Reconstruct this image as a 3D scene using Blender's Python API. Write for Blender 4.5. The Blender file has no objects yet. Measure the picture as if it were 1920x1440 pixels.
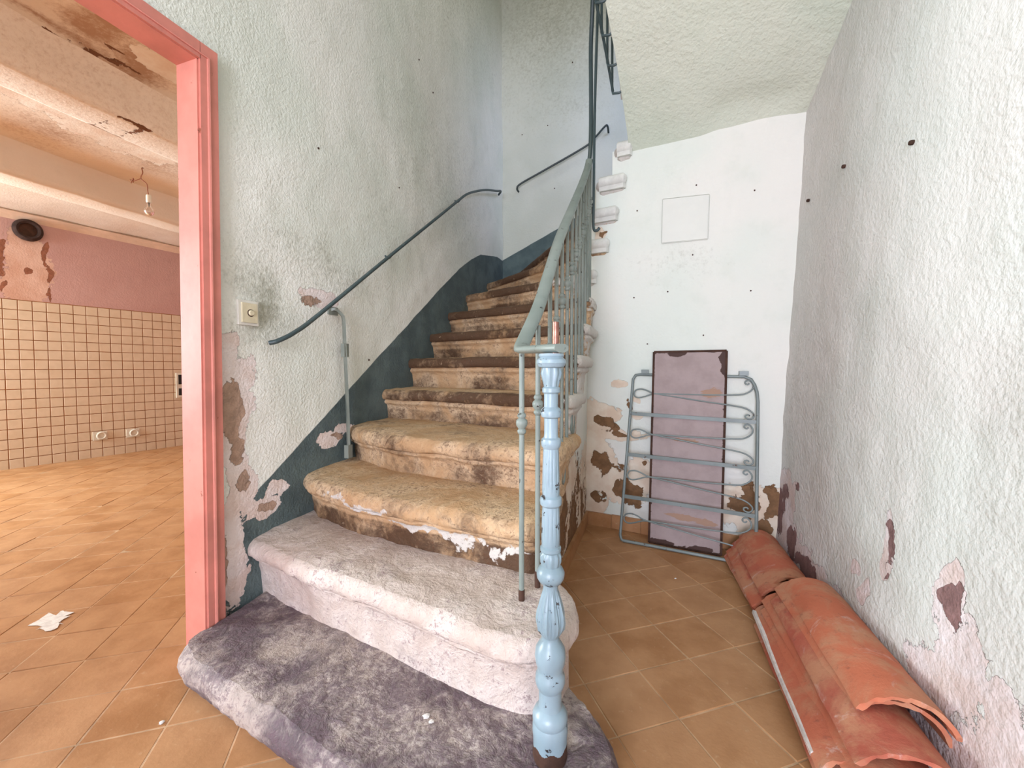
import bpy, math, random
import numpy as np
from mathutils import Vector, Matrix

random.seed(7)
S = bpy.context.scene
COL = S.collection
R = math.radians

# ------------------------------------------------------------------ camera
CAM_H, F_PX = 1.0, 780.0
YAW, PITCH = R(19.08), math.atan(28.0 / F_PX)
cam_d = bpy.data.cameras.new('camera'); cam = bpy.data.objects.new('camera', cam_d); COL.objects.link(cam)
cam_d.sensor_width = 36.0; cam_d.lens = 36.0 * F_PX / 1920.0; cam_d.clip_start = 0.02
cam.location = (0, 0, CAM_H); cam.rotation_euler = (R(90) - PITCH, 0, YAW)
S.camera = cam

# ------------------------------------------------------------------ world and light
W = bpy.data.worlds.new('world'); S.world = W; W.use_nodes = True
bg = W.node_tree.nodes['Background']; bg.inputs[0].default_value = (0.80, 0.88, 1.0, 1); bg.inputs[1].default_value = 1.0

def area(name, loc, aim, sx, sy, power, col, spread=180):
    l = bpy.data.lights.new(name, 'AREA'); l.shape = 'RECTANGLE'; l.size = sx; l.size_y = sy
    l.energy = power; l.color = col; l.spread = R(spread)
    o = bpy.data.objects.new(name, l); COL.objects.link(o); o.location = loc
    o.rotation_euler = (Vector(aim) - Vector(loc)).to_track_quat('-Z', 'Y').to_euler()
    return o
area('street_door_daylight', (-0.25, -3.05, 1.25), (-0.25, 1.6, 1.0), 1.3, 2.1, 152, (0.80, 0.825, 1.0))
area('kitchen_window_daylight', (-6.25, -0.55, 1.55), (-3.2, 1.6, 0.1), 1.5, 1.5, 270, (0.84, 0.97, 1.0))
area('landing_window_daylight', (0.66, 3.35, 3.6), (-0.3, 4.0, 3.1), 0.8, 1.1, 5.5, (0.45, 0.58, 1.0), 95)
area('stair_skylight_daylight', (-0.75, 1.9, 5.10), (-0.75, 2.1, 0.0), 1.0, 1.8, 13, (1.0, 0.97, 0.88))

S.view_settings.view_transform = 'Standard'; S.view_settings.look = 'None'
S.view_settings.exposure = 0.40; S.view_settings.gamma = 1.0; S.view_settings.use_curve_mapping = False
try:
    S.cycles.use_denoising = True; S.cycles.max_bounces = 5; S.cycles.diffuse_bounces = 3; S.cycles.glossy_bounces = 2; S.cycles.transmission_bounces = 4
    S.cycles.adaptive_threshold = 0.06; S.cycles.caustics_reflective = False; S.cycles.caustics_refractive = False
except Exception: pass

# ------------------------------------------------------------------ numpy noise
def _h(ix, iy, iz, s):
    n = (ix * 374761393 + iy * 668265263 + iz * 2147483647 + s * 974634541) & 0xffffffff
    n = ((n ^ (n >> 13)) * 1274126177) & 0xffffffff
    n = (n ^ (n >> 16)) & 0xffffffff
    return n / 4294967295.0
def vnoise(p, s=0):
    p = np.asarray(p, float); i = np.floor(p).astype(np.int64); f = p - i; f = f * f * (3 - 2 * f)
    r = 0
    for a in (0, 1):
        for b in (0, 1):
            for c in (0, 1):
                w = (f[:, 0] if a else 1 - f[:, 0]) * (f[:, 1] if b else 1 - f[:, 1]) * (f[:, 2] if c else 1 - f[:, 2])
                r = r + w * _h(i[:, 0] + a, i[:, 1] + b, i[:, 2] + c, s)
    return r * 2 - 1
def fbm(p, s=0, o=4):
    p = np.asarray(p, float); r = 0; a = 0.5
    for k in range(o):
        r = r + a * vnoise(p * 2 ** k, s + k * 17); a *= 0.5
    return r
def blobs(uv, lst, s=0, warp=0.05, wf=9.0):
    """max over ellipses (u, v, ru, rv, gain) of 1 - normalised distance, warped; > 0 inside"""
    p3 = np.c_[uv * wf, np.zeros(len(uv))]
    w = np.c_[fbm(p3, s, 3), fbm(p3 + 31.7, s + 5, 3)] * warp * 2
    q = uv + w
    out = np.full(len(uv), -1.0)
    for b in lst:
        d = np.sqrt(((q[:, 0] - b[0]) / b[2]) ** 2 + ((q[:, 1] - b[1]) / b[3]) ** 2)
        out = np.maximum(out, (1 - d) * (b[4] if len(b) > 4 else 1))
    return np.maximum(out, -1)

# ------------------------------------------------------------------ material helpers
class NT:
    def __init__(s, name):
        s.m = bpy.data.materials.new(name); s.m.use_nodes = True; s.t = s.m.node_tree
        s.b = s.t.nodes['Principled BSDF']; s._c = None
    def new(s, kind, **kw):
        n = s.t.nodes.new(kind)
        for k, v in kw.items(): setattr(n, k, v)
        return n
    def put(s, sock, v):
        if isinstance(v, bpy.types.NodeSocket): s.t.links.new(v, sock)
        elif isinstance(v, (tuple, list)): sock.default_value = tuple(v) + (1,) if len(v) == 3 and sock.type == 'RGBA' else v
        else: sock.default_value = v
    def coord(s):
        if s._c is None:
            s._c = s.new('ShaderNodeTexCoord').outputs['Object']
        return s._c
    def geo(s): return s.new('ShaderNodeNewGeometry').outputs['Position']
    def noise(s, scale, detail=4, rough=0.55, dist=0.0, vec=None, stretch=None):
        v = vec if vec is not None else s.coord()
        if stretch:
            mp = s.new('ShaderNodeMapping'); s.put(mp.inputs[0], v); mp.inputs['Scale'].default_value = stretch; v = mp.outputs[0]
        n = s.new('ShaderNodeTexNoise'); s.put(n.inputs['Vector'], v)
        n.inputs['Scale'].default_value = scale; n.inputs['Detail'].default_value = detail
        n.inputs['Roughness'].default_value = rough; n.inputs['Distortion'].default_value = dist
        return n.outputs['Fac']
    def ramp(s, fac, a, b, ca=(0, 0, 0), cb=(1, 1, 1)):
        n = s.new('ShaderNodeMapRange'); n.interpolation_type = 'SMOOTHSTEP'; s.put(n.inputs[0], fac)
        n.inputs[1].default_value = a; n.inputs[2].default_value = b
        n.inputs[3].default_value = 0; n.inputs[4].default_value = 1
        return n.outputs[0]
    def math(s, op, a, b=0.0):
        n = s.new('ShaderNodeMath', operation=op); s.put(n.inputs[0], a); s.put(n.inputs[1], b); return n.outputs[0]
    def mix(s, fac, a, b):
        n = s.new('ShaderNodeMix', data_type='RGBA'); s.put(n.inputs[0], fac); s.put(n.inputs[6], a); s.put(n.inputs[7], b); return n.outputs[2]
    def attr(s, name): return s.new('ShaderNodeAttribute', attribute_name=name).outputs['Fac']
    def rnd(s): return s.new('ShaderNodeObjectInfo').outputs['Random']
    def done(s, col, rough=0.8, bump=None, dist=0.004, strength=1.0, metal=0.0, spec=0.3):
        s.put(s.b.inputs['Base Color'], col); s.put(s.b.inputs['Roughness'], rough); s.put(s.b.inputs['Metallic'], metal)
        s.b.inputs['Specular IOR Level'].default_value = spec
        if bump is not None:
            n = s.new('ShaderNodeBump'); s.put(n.inputs['Height'], bump); n.inputs['Distance'].default_value = dist
            n.inputs['Strength'].default_value = strength; s.put(s.b.inputs['Normal'], n.outputs[0])
        return s.m

def wall_mat(name, paint, paint2, cream=(0.80, 0.68, 0.55), brown=(0.22, 0.10, 0.045), bump=0.004, dado=None, stip=70, dirt=(0.25, 0.24, 0.16)):
    n = NT(name)
    big = n.noise(1.3, 2, 0.6); mid = n.noise(7, 4, 0.6)
    col = n.mix(n.ramp(big, 0.38, 0.66), paint, paint2)
    col = n.mix(n.math('MULTIPLY', n.ramp(mid, 0.5, 0.75), 0.25), col, (paint2[0] * .85, paint2[1] * .86, paint2[2] * .82))
    edge = n.noise(22, 5, 0.68, 0.3); fine = n.noise(stip, 2, 0.6)
    st = n.math('MULTIPLY', n.ramp(n.math('ADD', n.attr('stain'), n.math('MULTIPLY', n.math('SUBTRACT', n.noise(45, 4, 0.75), 0.5), 1.1)), 0.0, 0.75), 0.8)
    col = n.mix(st, col, dirt)
    h = n.math('ADD', n.math('MULTIPLY', fine, 0.7), n.math('MULTIPLY', mid, 0.9))
    if dado:
        dm = n.ramp(n.math('ADD', n.attr('dado'), n.math('MULTIPLY', n.math('SUBTRACT', mid, 0.5), 0.012)), -0.003, 0.003)
        dcol = n.mix(n.ramp(mid, 0.35, 0.7), dado, (dado[0] * 1.5, dado[1] * 1.45, dado[2] * 1.4))
        col = n.mix(dm, col, dcol)
    pe = n.math('ADD', n.attr('peel'), n.math('MULTIPLY', n.math('SUBTRACT', edge, 0.5), 1.0))
    pm = n.ramp(pe, -0.015, 0.02)
    ccol = n.mix(n.ramp(mid, 0.35, 0.7), cream, (cream[0] * .86, cream[1] * .76, cream[2] * .70))
    col = n.mix(pm, col, ccol)
    be = n.math('ADD', n.attr('brown'), n.math('MULTIPLY', n.math('SUBTRACT', edge, 0.5), 1.3))
    bm = n.ramp(be, -0.02, 0.03)
    bcol = n.mix(n.ramp(edge, 0.3, 0.7), brown, (brown[0] * 1.6, brown[1] * 1.6, brown[2] * 1.6))
    col = n.mix(bm, col, bcol)
    h = n.math('SUBTRACT', h, n.math('MULTIPLY', pm, 0.8)); h = n.math('SUBTRACT', h, n.math('MULTIPLY', bm, 1.3))
    return n.done(col, 0.75, h, bump, 1.0, spec=0.25)

def stone_mat(name, base, light, dark, amount=0.0):
    n = NT(name); g = n.coord()
    a = n.noise(5.5, 5, 0.68, 0.6); b = n.noise(24, 4, 0.7, 0.4); f = n.noise(95, 2, 0.65)
    col = n.mix(n.ramp(a, 0.36, 0.64), base, light)
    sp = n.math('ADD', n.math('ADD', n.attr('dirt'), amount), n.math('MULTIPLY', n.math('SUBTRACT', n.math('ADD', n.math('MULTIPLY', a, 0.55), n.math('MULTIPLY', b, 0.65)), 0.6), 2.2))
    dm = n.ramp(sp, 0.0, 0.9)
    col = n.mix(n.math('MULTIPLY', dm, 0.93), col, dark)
    col = n.mix(n.math('MULTIPLY', n.ramp(b, 0.62, 0.72), 0.45), col, light)
    spk = n.ramp(n.math('ADD', n.noise(70, 4, 0.8, 0.5), n.math('MULTIPLY', n.math('SUBTRACT', a, 0.5), 0.55)), 0.54 - amount * 0.12, 0.66 - amount * 0.12)
    col = n.mix(n.math('MULTIPLY', spk, 0.62), col, (dark[0] * 1.8, dark[1] * 1.7, dark[2] * 1.7))
    fl = n.ramp(n.math('ADD', n.attr('flake'), n.math('MULTIPLY', n.math('SUBTRACT', b, 0.5), 2.4)), 0.0, 0.25)
    col = n.mix(fl, col, (0.62, 0.58, 0.52))
    h = n.math('ADD', n.math('MULTIPLY', a, 1.0), n.math('ADD', n.math('MULTIPLY', b, 0.7), n.math('MULTIPLY', f, 0.12)))
    return n.done(col, 0.72, h, 0.014, 0.9, spec=0.3)

def metal_mat(name, col, chip=(0.03, 0.022, 0.02), amount=0.66, rough=0.42, scale=26, spec=0.5):
    n = NT(name); a = n.noise(scale, 6, 0.7, vec=n.geo()); b = n.noise(4, 4, 0.6, vec=n.geo())
    c = n.mix(n.ramp(b, 0.35, 0.7), col, (col[0] * .72, col[1] * .75, col[2] * .74))
    m = n.ramp(a, amount, amount + 0.025)
    c = n.mix(m, c, chip)
    return n.done(c, rough, n.math('SUBTRACT', n.math('MULTIPLY', n.noise(60, 3), 0.3), m), 0.0015, 0.8, spec=spec)

def plain(name, col, rough=0.6, var=0.12, scale=9, metal=0.0, bump=0.0015, spec=0.3, col2=None, objrand=0.0):
    n = NT(name); a = n.noise(scale, 5, 0.62); f = n.noise(scale * 9, 4, 0.6)
    c2 = col2 or tuple(x * (1 - var * 2.2) for x in col)
    c = n.mix(n.ramp(a, 0.36, 0.66), col, c2)
    if objrand:
        c = n.mix(n.math('MULTIPLY', n.rnd(), objrand), c, tuple(x * 0.55 for x in col))
    return n.done(c, rough, n.math('ADD', a, n.math('MULTIPLY', f, 0.6)), bump, 0.8, metal, spec)

M = {}
M['wall_left'] = wall_mat('pale_plaster_paint', (0.87, 0.86, 0.77), (0.76, 0.78, 0.68), cream=(0.86, 0.76, 0.71), brown=(0.33, 0.22, 0.16), dado=(0.085, 0.115, 0.115), bump=0.006, stip=85)
M['wall_stair'] = wall_mat('stair_plaster_paint', (0.62, 0.63, 0.55), (0.54, 0.56, 0.48), dado=(0.07, 0.10, 0.10), bump=0.003)
M['wall_back'] = wall_mat('white_mint_paint', (0.82, 0.81, 0.74), (0.74, 0.79, 0.71), cream=(0.84, 0.74, 0.60), brown=(0.16, 0.085, 0.04), bump=0.003, stip=40)
M['wall_right'] = wall_mat('cold_white_paint', (0.74, 0.715, 0.68), (0.68, 0.685, 0.645), cream=(0.80, 0.72, 0.72), brown=(0.19, 0.11, 0.105), bump=0.007, stip=60)
M['soffit'] = wall_mat('soffit_green_paint', (0.70, 0.73, 0.61), (0.63, 0.69, 0.57), bump=0.008, stip=50)
M['kitchen_pink'] = wall_mat('kitchen_pink_paint', (0.58, 0.37, 0.35), (0.54, 0.33, 0.31), cream=(0.72, 0.50, 0.42), brown=(0.22, 0.09, 0.055), bump=0.003)
M['kitchen_ceiling'] = wall_mat('kitchen_ceiling_paint', (0.84, 0.75, 0.66), (0.80, 0.68, 0.57), cream=(0.88, 0.81, 0.73), brown=(0.14, 0.06, 0.03), bump=0.003, dirt=(0.36, 0.18, 0.09))
M['stone'] = stone_mat('worn_stone', (0.50, 0.31, 0.16), (0.66, 0.48, 0.30), (0.060, 0.026, 0.012))
M['stone_low'] = stone_mat('worn_stone_low', (0.52, 0.42, 0.36), (0.65, 0.56, 0.50), (0.13, 0.08, 0.085), -0.12)
M['stone_slab'] = stone_mat('worn_stone_slab', (0.40, 0.33, 0.29), (0.58, 0.50, 0.45), (0.075, 0.052, 0.062), 0.62)
M['white_end'] = plain('whitewashed_stone', (0.74, 0.74, 0.68), 0.7, 0.08, 12)
M['frame_pink'] = metal_mat('salmon_gloss_paint', (0.70, 0.245, 0.185), chip=(0.34, 0.11, 0.06), amount=0.675, rough=0.55, scale=20)
M['rail'] = metal_mat('grey_green_rail_paint', (0.235, 0.275, 0.245), amount=0.635, rough=0.45, scale=40)
M['newel'] = metal_mat('pale_blue_newel_paint', (0.28, 0.375, 0.425), amount=0.625, rough=0.33, scale=36)
M['dark_rail'] = metal_mat('dark_teal_rail_paint', (0.055, 0.085, 0.088), chip=(0.16, 0.09, 0.06), amount=0.66, rough=0.42)
M['black_rail'] = metal_mat('black_green_rail_paint', (0.035, 0.05, 0.05), amount=0.7)
M['pole'] = metal_mat('olive_grey_paint', (0.24, 0.26, 0.22), amount=0.68)
M['gate'] = metal_mat('gate_grey_paint', (0.225, 0.265, 0.255), chip=(0.10, 0.06, 0.04), amount=0.64)
M['rust'] = plain('dark_rust', (0.075, 0.035, 0.022), 0.8, 0.2, 20)
M['copper'] = plain('copper_pin', (0.42, 0.20, 0.15), 0.35, 0.2, 20, 0.7)
M['cream_plastic'] = plain('aged_cream_plastic', (0.74, 0.65, 0.44), 0.45, 0.06)
M['white_plastic'] = plain('white_plastic', (0.80, 0.76, 0.66), 0.45, 0.06)
M['black_plastic'] = plain('black_plastic', (0.02, 0.018, 0.018), 0.5, 0.1)
M['grout'] = plain('floor_grout', (0.60, 0.40, 0.24), 0.9, 0.15, 12)
M['wall_grout'] = plain('brown_wall_grout', (0.36, 0.155, 0.06), 0.9, 0.1, 12)
M['socket_dark'] = plain('flue_soot', (0.06, 0.035, 0.03), 0.85, 0.2, 30)
M['plaster_bit'] = plain('plaster_crumbs', (0.82, 0.78, 0.74), 0.85, 0.1, 40)
M['cable'] = plain('brown_cable', (0.36, 0.15, 0.09), 0.6, 0.1, 40)

M['plain_wall'] = plain('plain_pale_paint', (0.62, 0.63, 0.55), 0.8, 0.08, 3, bump=0.004)
M['plain_soffit'] = plain('plain_soffit_paint', (0.66, 0.69, 0.58), 0.8, 0.06, 3, bump=0.004)
M['plain_kitchen'] = plain('plain_kitchen_paint', (0.80, 0.60, 0.47), 0.8, 0.08, 3, bump=0.004)
M['plain_pink'] = plain('plain_pink_paint', (0.62, 0.30, 0.27), 0.8, 0.06, 3, bump=0.003)
M['panel_paint'] = plain('panel_paint', (0.79, 0.80, 0.73), 0.7, 0.02, 3, bump=0.002)
def floor_tile_mat():
    n = NT('terracotta_floor_tile'); g = n.geo()
    a = n.noise(6, 5, 0.62, vec=g); b = n.noise(42, 5, 0.65, vec=g); c = n.noise(1.4, 3, 0.5, vec=g)
    col = n.mix(n.ramp(a, 0.34, 0.68), (0.47, 0.24, 0.105), (0.345, 0.155, 0.055))
    col = n.mix(n.math('MULTIPLY', n.rnd(), 0.30), col, (0.56, 0.33, 0.18))
    col = n.mix(n.math('MULTIPLY', n.ramp(b, 0.6, 0.74), 0.35), col, (0.62, 0.44, 0.28))
    return n.done(col, n.mix(a, (0.42,) * 3, (0.6,) * 3), n.math('ADD', a, n.math('MULTIPLY', b, 0.4)), 0.0025, 0.7, spec=0.4)
M['floor_tile'] = floor_tile_mat()
def wall_tile_mat():
    n = NT('cream_glazed_tile'); g = n.geo(); a = n.noise(14, 4, 0.6, vec=g)
    col = n.mix(n.ramp(a, 0.35, 0.7), (0.72, 0.60, 0.46), (0.67, 0.55, 0.41))
    col = n.mix(n.math('MULTIPLY', n.rnd(), 0.25), col, (0.64, 0.49, 0.34))
    return n.done(col, 0.35, a, 0.0008, 0.5, spec=0.45)
M['wall_tile'] = wall_tile_mat()
def roof_tile_mat():
    n = NT('fired_clay_roof_tile'); g = n.geo(); a = n.noise(7, 6, 0.65, 0.4, vec=g); b = n.noise(30, 6, 0.7, vec=g)
    r = n.rnd()
    base = n.mix(r, (0.56, 0.17, 0.09), (0.44, 0.115, 0.075))
    col = n.mix(n.ramp(a, 0.40, 0.62), base, (0.54, 0.25, 0.145))
    col = n.mix(n.math('MULTIPLY', n.ramp(n.noise(5, 5, 0.7, 1.0, vec=g), 0.56, 0.70), 0.75), col, (0.66, 0.52, 0.46))
    col = n.mix(n.math('MULTIPLY', n.ramp(b, 0.56, 0.72), 0.5), col, (0.20, 0.085, 0.065))
    return n.done(col, 0.8, n.math('ADD', a, n.math('MULTIPLY', b, 0.6)), 0.004, 0.8, spec=0.2)
M['roof_tile'] = roof_tile_mat()
def sheet_mat():
    n = NT('mauve_painted_sheet'); a = n.noise(9, 6, 0.65); b = n.noise(30, 5, 0.7, stretch=(0.5, 1, 2.2))
    col = n.mix(n.ramp(a, 0.36, 0.66), (0.385, 0.30, 0.285), (0.325, 0.25, 0.235))
    e = n.math('ADD', n.attr('rust'), n.math('MULTIPLY', n.math('SUBTRACT', b, 0.5), 0.6))
    col = n.mix(n.ramp(e, 0.0, 0.08), col, (0.055, 0.022, 0.014))
    col = n.mix(n.ramp(n.math('ADD', n.attr('flake'), n.math('MULTIPLY', n.math('SUBTRACT', b, 0.5), 1.4)), 0, 0.05), col, (0.36, 0.22, 0.15))
    return n.done(col, 0.6, n.math('ADD', a, b), 0.0015, 0.6, spec=0.35)
M['sheet'] = sheet_mat()
def glass_mat():
    n = NT('bulb_glass'); n.b.inputs['Transmission Weight'].default_value = 0.9
    return n.done((0.95, 0.9, 0.85), 0.05, spec=0.5)
M['glass'] = glass_mat()

# ------------------------------------------------------------------ mesh helpers
def link_mesh(name, verts, faces, mat, parent=None, smooth=False, attrs=None):
    me = bpy.data.meshes.new(name); me.from_pydata([tuple(map(float, v)) for v in verts], [], faces)
    if smooth: me.polygons.foreach_set('use_smooth', [True] * len(me.polygons))
    if attrs:
        for k, a in attrs.items():
            at = me.attributes.new(k, 'FLOAT', 'POINT'); at.data.foreach_set('value', np.asarray(a, np.float32))
    me.update()
    o = bpy.data.objects.new(name, me); COL.objects.link(o)
    me.materials.append(M[mat])
    if parent: o.parent = parent
    return o
def attach(o, parent):
    o.parent = parent; o.matrix_parent_inverse = parent.matrix_basis.inverted(); return o
def thing(name, label, cat, loc=(0, 0, 0), group=None):
    o = bpy.data.objects.new(name, None); COL.objects.link(o); o.location = loc; o.empty_display_size = 0.05
    tag(o, label, cat, group); return o
def tag(o, label, cat, group=None):
    o['label'] = label; o['category'] = cat
    if group: o['group'] = group
    return o
def struct(o, label=None):
    o['kind'] = 'structure'
    if label: o['label'] = label
    return o

class MB:
    def __init__(s): s.v = []; s.f = []
    def add(s, vs, fs):
        b = len(s.v); s.v += [tuple(x) for x in vs]; s.f += [tuple(i + b for i in f) for f in fs]; return s
    def hexa(s, p):  # 8 corners: bottom 4, top 4
        return s.add(p, [(3, 2, 1, 0), (4, 5, 6, 7), (0, 1, 5, 4), (1, 2, 6, 5), (2, 3, 7, 6), (3, 0, 4, 7)])
    def box(s, x0, x1, y0, y1, z0, z1):
        return s.hexa([(x0, y0, z0), (x1, y0, z0), (x1, y1, z0), (x0, y1, z0), (x0, y0, z1), (x1, y0, z1), (x1, y1, z1), (x0, y1, z1)])
    def obox(s, c, ax, ay, az, hx, hy, hz):
        c = Vector(c); ax, ay, az = Vector(ax).normalized() * hx, Vector(ay).normalized() * hy, Vector(az).normalized() * hz
        return s.hexa([c - ax - ay - az, c + ax - ay - az, c + ax + ay - az, c - ax + ay - az, c - ax - ay + az, c + ax - ay + az, c + ax + ay + az, c - ax + ay + az])
    def sweep(s, path, prof, closed=False, up=(0, 0, 1), scale=None):
        P = [Vector(p) for p in path]; n = len(P); m = len(prof); vs = []
        N = None
        for i in range(n):
            if closed: t = P[(i + 1) % n] - P[i - 1]
            else: t = P[min(i + 1, n - 1)] - P[max(i - 1, 0)]
            t.normalize()
            if N is None:
                u = Vector(up)
                if abs(t.dot(u)) > 0.95: u = Vector((1, 0, 0)) if abs(t.x) < .9 else Vector((0, 1, 0))
                N = (u - t * u.dot(t)).normalized()
            else:
                N = (N - t * N.dot(t)).normalized()
            B = t.cross(N); k = scale[i] if scale else 1
            vs += [P[i] + B * a * k + N * b * k for a, b in prof]
        fs = []
        for i in range(n if closed else n - 1):
            j = (i + 1) % n
            for k in range(m):
                l = (k + 1) % m
                fs.append((i * m + k, j * m + k, j * m + l, i * m + l))
        if not closed:
            fs.append(tuple(range(m))); fs.append(tuple(reversed([(n - 1) * m + k for k in range(m)])))
        return s.add(vs, fs)
    def tube(s, path, r, seg=10, closed=False, scale=None):
        return s.sweep(path, [(r * math.cos(2 * math.pi * k / seg), r * math.sin(2 * math.pi * k / seg)) for k in range(seg)], closed, scale=scale)
    def lathe(s, prof, c=(0, 0, 0), seg=32, rmod=None, axis=None):
        vs = []; m = len(prof)
        q = Vector((0, 0, 1)).rotation_difference(Vector(axis)) if axis else None
        for k in range(seg):
            a = 2 * math.pi * k / seg
            for (r, z) in prof:
                rr = r * (rmod(z, a) if rmod else 1)
                p = Vector((rr * math.cos(a), rr * math.sin(a), z))
                if q: p = q @ p
                vs.append(p + Vector(c))
        fs = [(k * m + i, ((k + 1) % seg) * m + i, ((k + 1) % seg) * m + i + 1, k * m + i + 1) for k in range(seg) for i in range(m - 1)]
        fs.append(tuple(k * m for k in reversed(range(seg)))); fs.append(tuple(k * m + m - 1 for k in range(seg)))
        return s.add(vs, fs)
    def prism(s, poly, a, b):  # poly of 3-D points, extruded from +a to +b vectors
        n = len(poly); a = Vector(a); b = Vector(b)
        vs = [Vector(p) + a for p in poly] + [Vector(p) + b for p in poly]
        return s.add(vs, [tuple(reversed(range(n))), tuple(range(n, 2 * n))] + [(i, (i + 1) % n, n + (i + 1) % n, n + i) for i in range(n)])
    def obj(s, name, mat, parent=None, smooth=False, auto=None):
        o = link_mesh(name, s.v, s.f, mat, parent, smooth or auto is not None)
        if auto is not None:
            o.data.set_sharp_from_angle(angle=R(auto))
        return o

def resample(pts, n):
    p = np.asarray(pts, float); d = np.r_[0, np.cumsum(np.linalg.norm(np.diff(p, axis=0), axis=1))]
    t = np.linspace(0, d[-1], n)
    return np.c_[tuple(np.interp(t, d, p[:, k]) for k in range(p.shape[1]))]
def smooth_path(pts, n, it=3):
    p = resample(pts, n)
    for _ in range(it):
        q = p.copy(); q[1:-1] = (p[:-2] + 2 * p[1:-1] + p[2:]) / 4; p = q
    return p
def catmull(pts, n=8):
    P = [np.array(p, float) for p in pts]; P = [2 * P[0] - P[1]] + P + [2 * P[-1] - P[-2]]; out = []
    for i in range(1, len(P) - 2):
        for k in range(n):
            t = k / n; a, b, c, d = P[i - 1], P[i], P[i + 1], P[i + 2]
            out.append(0.5 * ((2 * b) + (c - a) * t + (2 * a - 5 * b + 4 * c - d) * t * t + (3 * b - 3 * c + d - a) * t ** 3))
    out.append(P[-2]); return [tuple(p) for p in out]

def grid_wall(name, mat, us, vs, pos, nrm, fields=None, disp=None, hole=None, parent=None, thick=0.0):
    """us, vs coordinate arrays; pos(u,v)->Nx3; nrm faces the room; fields(uv)->dict; disp(uv)->offset along nrm"""
    U, V = np.meshgrid(us, vs, indexing='ij'); uv = np.c_[U.ravel(), V.ravel()]
    P = pos(uv[:, 0], uv[:, 1])
    if disp is not None: P = P + np.outer(disp(uv), np.asarray(nrm))
    nu, nv = len(us), len(vs); F = []
    for i in range(nu - 1):
        for j in range(nv - 1):
            if hole and hole((us[i] + us[i + 1]) / 2, (vs[j] + vs[j + 1]) / 2): continue
            F.append((i * nv + j, (i + 1) * nv + j, (i + 1) * nv + j + 1, i * nv + j + 1))
    # orient
    a, b, c = P[0], P[nv], P[1]
    if np.dot(np.cross(b - a, c - a), nrm) < 0: F = [tuple(reversed(f)) for f in F]
    at = dict(peel=np.full(len(uv), -1.), brown=np.full(len(uv), -1.), stain=np.full(len(uv), -1.), dado=np.full(len(uv), -1.))
    if fields: at.update(fields(uv))
    return struct(link_mesh(name, P, F, mat, parent, True, at))
def steps_arr(a, b, d): return np.linspace(a, b, max(2, int(round(abs(b - a) / d)) + 1))
def polyline_y(pts):
    xs = [p[0] for p in pts]; ys = [p[1] for p in pts]
    return lambda x: np.interp(x, xs, ys)

# ================================================================== SETTING
XL, YS = -1.49, 4.01                      # stair side wall, far stair wall
DOOR = (0.14, 1.045, 2.075)               # opening in the left wall: y0, y1, top

# --- left wall
ys = np.r_[steps_arr(-3.2, DOOR[0], 0.1), steps_arr(DOOR[0], DOOR[1], 0.05)[1:], steps_arr(DOOR[1], YS, 0.02)[1:]]
zs = np.r_[steps_arr(0, DOOR[2], 0.02), steps_arr(DOOR[2], 3.4, 0.025)[1:], steps_arr(3.4, 5.2, 0.1)[1:]]
dado_top = polyline_y([(1.0, .37), (1.07, .42), (1.335, .60), (1.727, .885), (3.012, 1.795), (3.25, 1.93), (3.45, 2.02), (3.624, 2.055), (3.85, 2.10), (4.01, 2.10)])
def left_fields(uv):
    y, z = uv[:, 0], uv[:, 1]
    peel = blobs(uv, [(1.10, 1.05, .06, .09), (1.12, .97, .10, .10), (1.12, .86, .09, .12), (1.12, .74, .07, .14), (1.14, .62, .06, .10), (1.15, .53, .06, .08),
                      (1.53, 1.325, .09, .045), (1.63, 1.34, .05, .03), (1.10, .30, .06, .20), (1.24, .44, .08, .04), (1.30, .50, .05, .03), (1.60, .66, .08, .04), (1.72, .70, .07, .03)], 3, 0.02, 14)
    brown = blobs(uv, [(1.11, .86, .045, .10), (1.15, .69, .03, .06), (1.12, .78, .03, .08), (1.16, .56, .025, .05), (1.50, 1.31, .05, .03, .7), (1.25, .45, .035, .02), (1.07, .28, .02, .12), (1.66, .67, .05, .015)], 8, 0.018, 18)
    stain = blobs(uv, [(1.19, 1.25, .22, .26, .62), (1.60, 1.47, .55, .10, .30), (2.7, 2.3, .9, .7, .18), (3.3, 1.75, .5, .3, .22), (2.0, 1.95, .4, .3, .12), (2.6, 4.2, 1.6, 1.0, .35)], 12, 0.10, 4)  # the widest blob darkens the top of the wall
    return dict(peel=peel, brown=brown, stain=stain, dado=dado_top(y) - z)
def left_disp(uv):
    p = np.c_[uv, np.zeros(len(uv))]
    d = 0.010 * fbm(p * 2.2, 40, 3) + 0.004 * fbm(p * 11, 44, 3)
    edge = np.clip((uv[:, 0] - 1.045) / 0.15, 0, 1)
    return d * edge
grid_wall('wall_left', 'wall_left', ys, zs, lambda u, v: np.c_[np.full(len(u), XL), u, v], (1, 0, 0), left_fields, left_disp,
          lambda u, v: DOOR[0] < u < DOOR[1] and v < DOOR[2])
m = MB()                                   # kitchen face of the same partition
m.box(XL - .10, XL - .012, -1.7, DOOR[0], 0, 2.7); m.box(XL - .10, XL - .012, DOOR[1], 4.7, 0, 2.7); m.box(XL - .10, XL - .012, DOOR[0], DOOR[1], DOOR[2], 2.7)
struct(m.obj('wall_kitchen_partition', 'plain_kitchen'))

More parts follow.
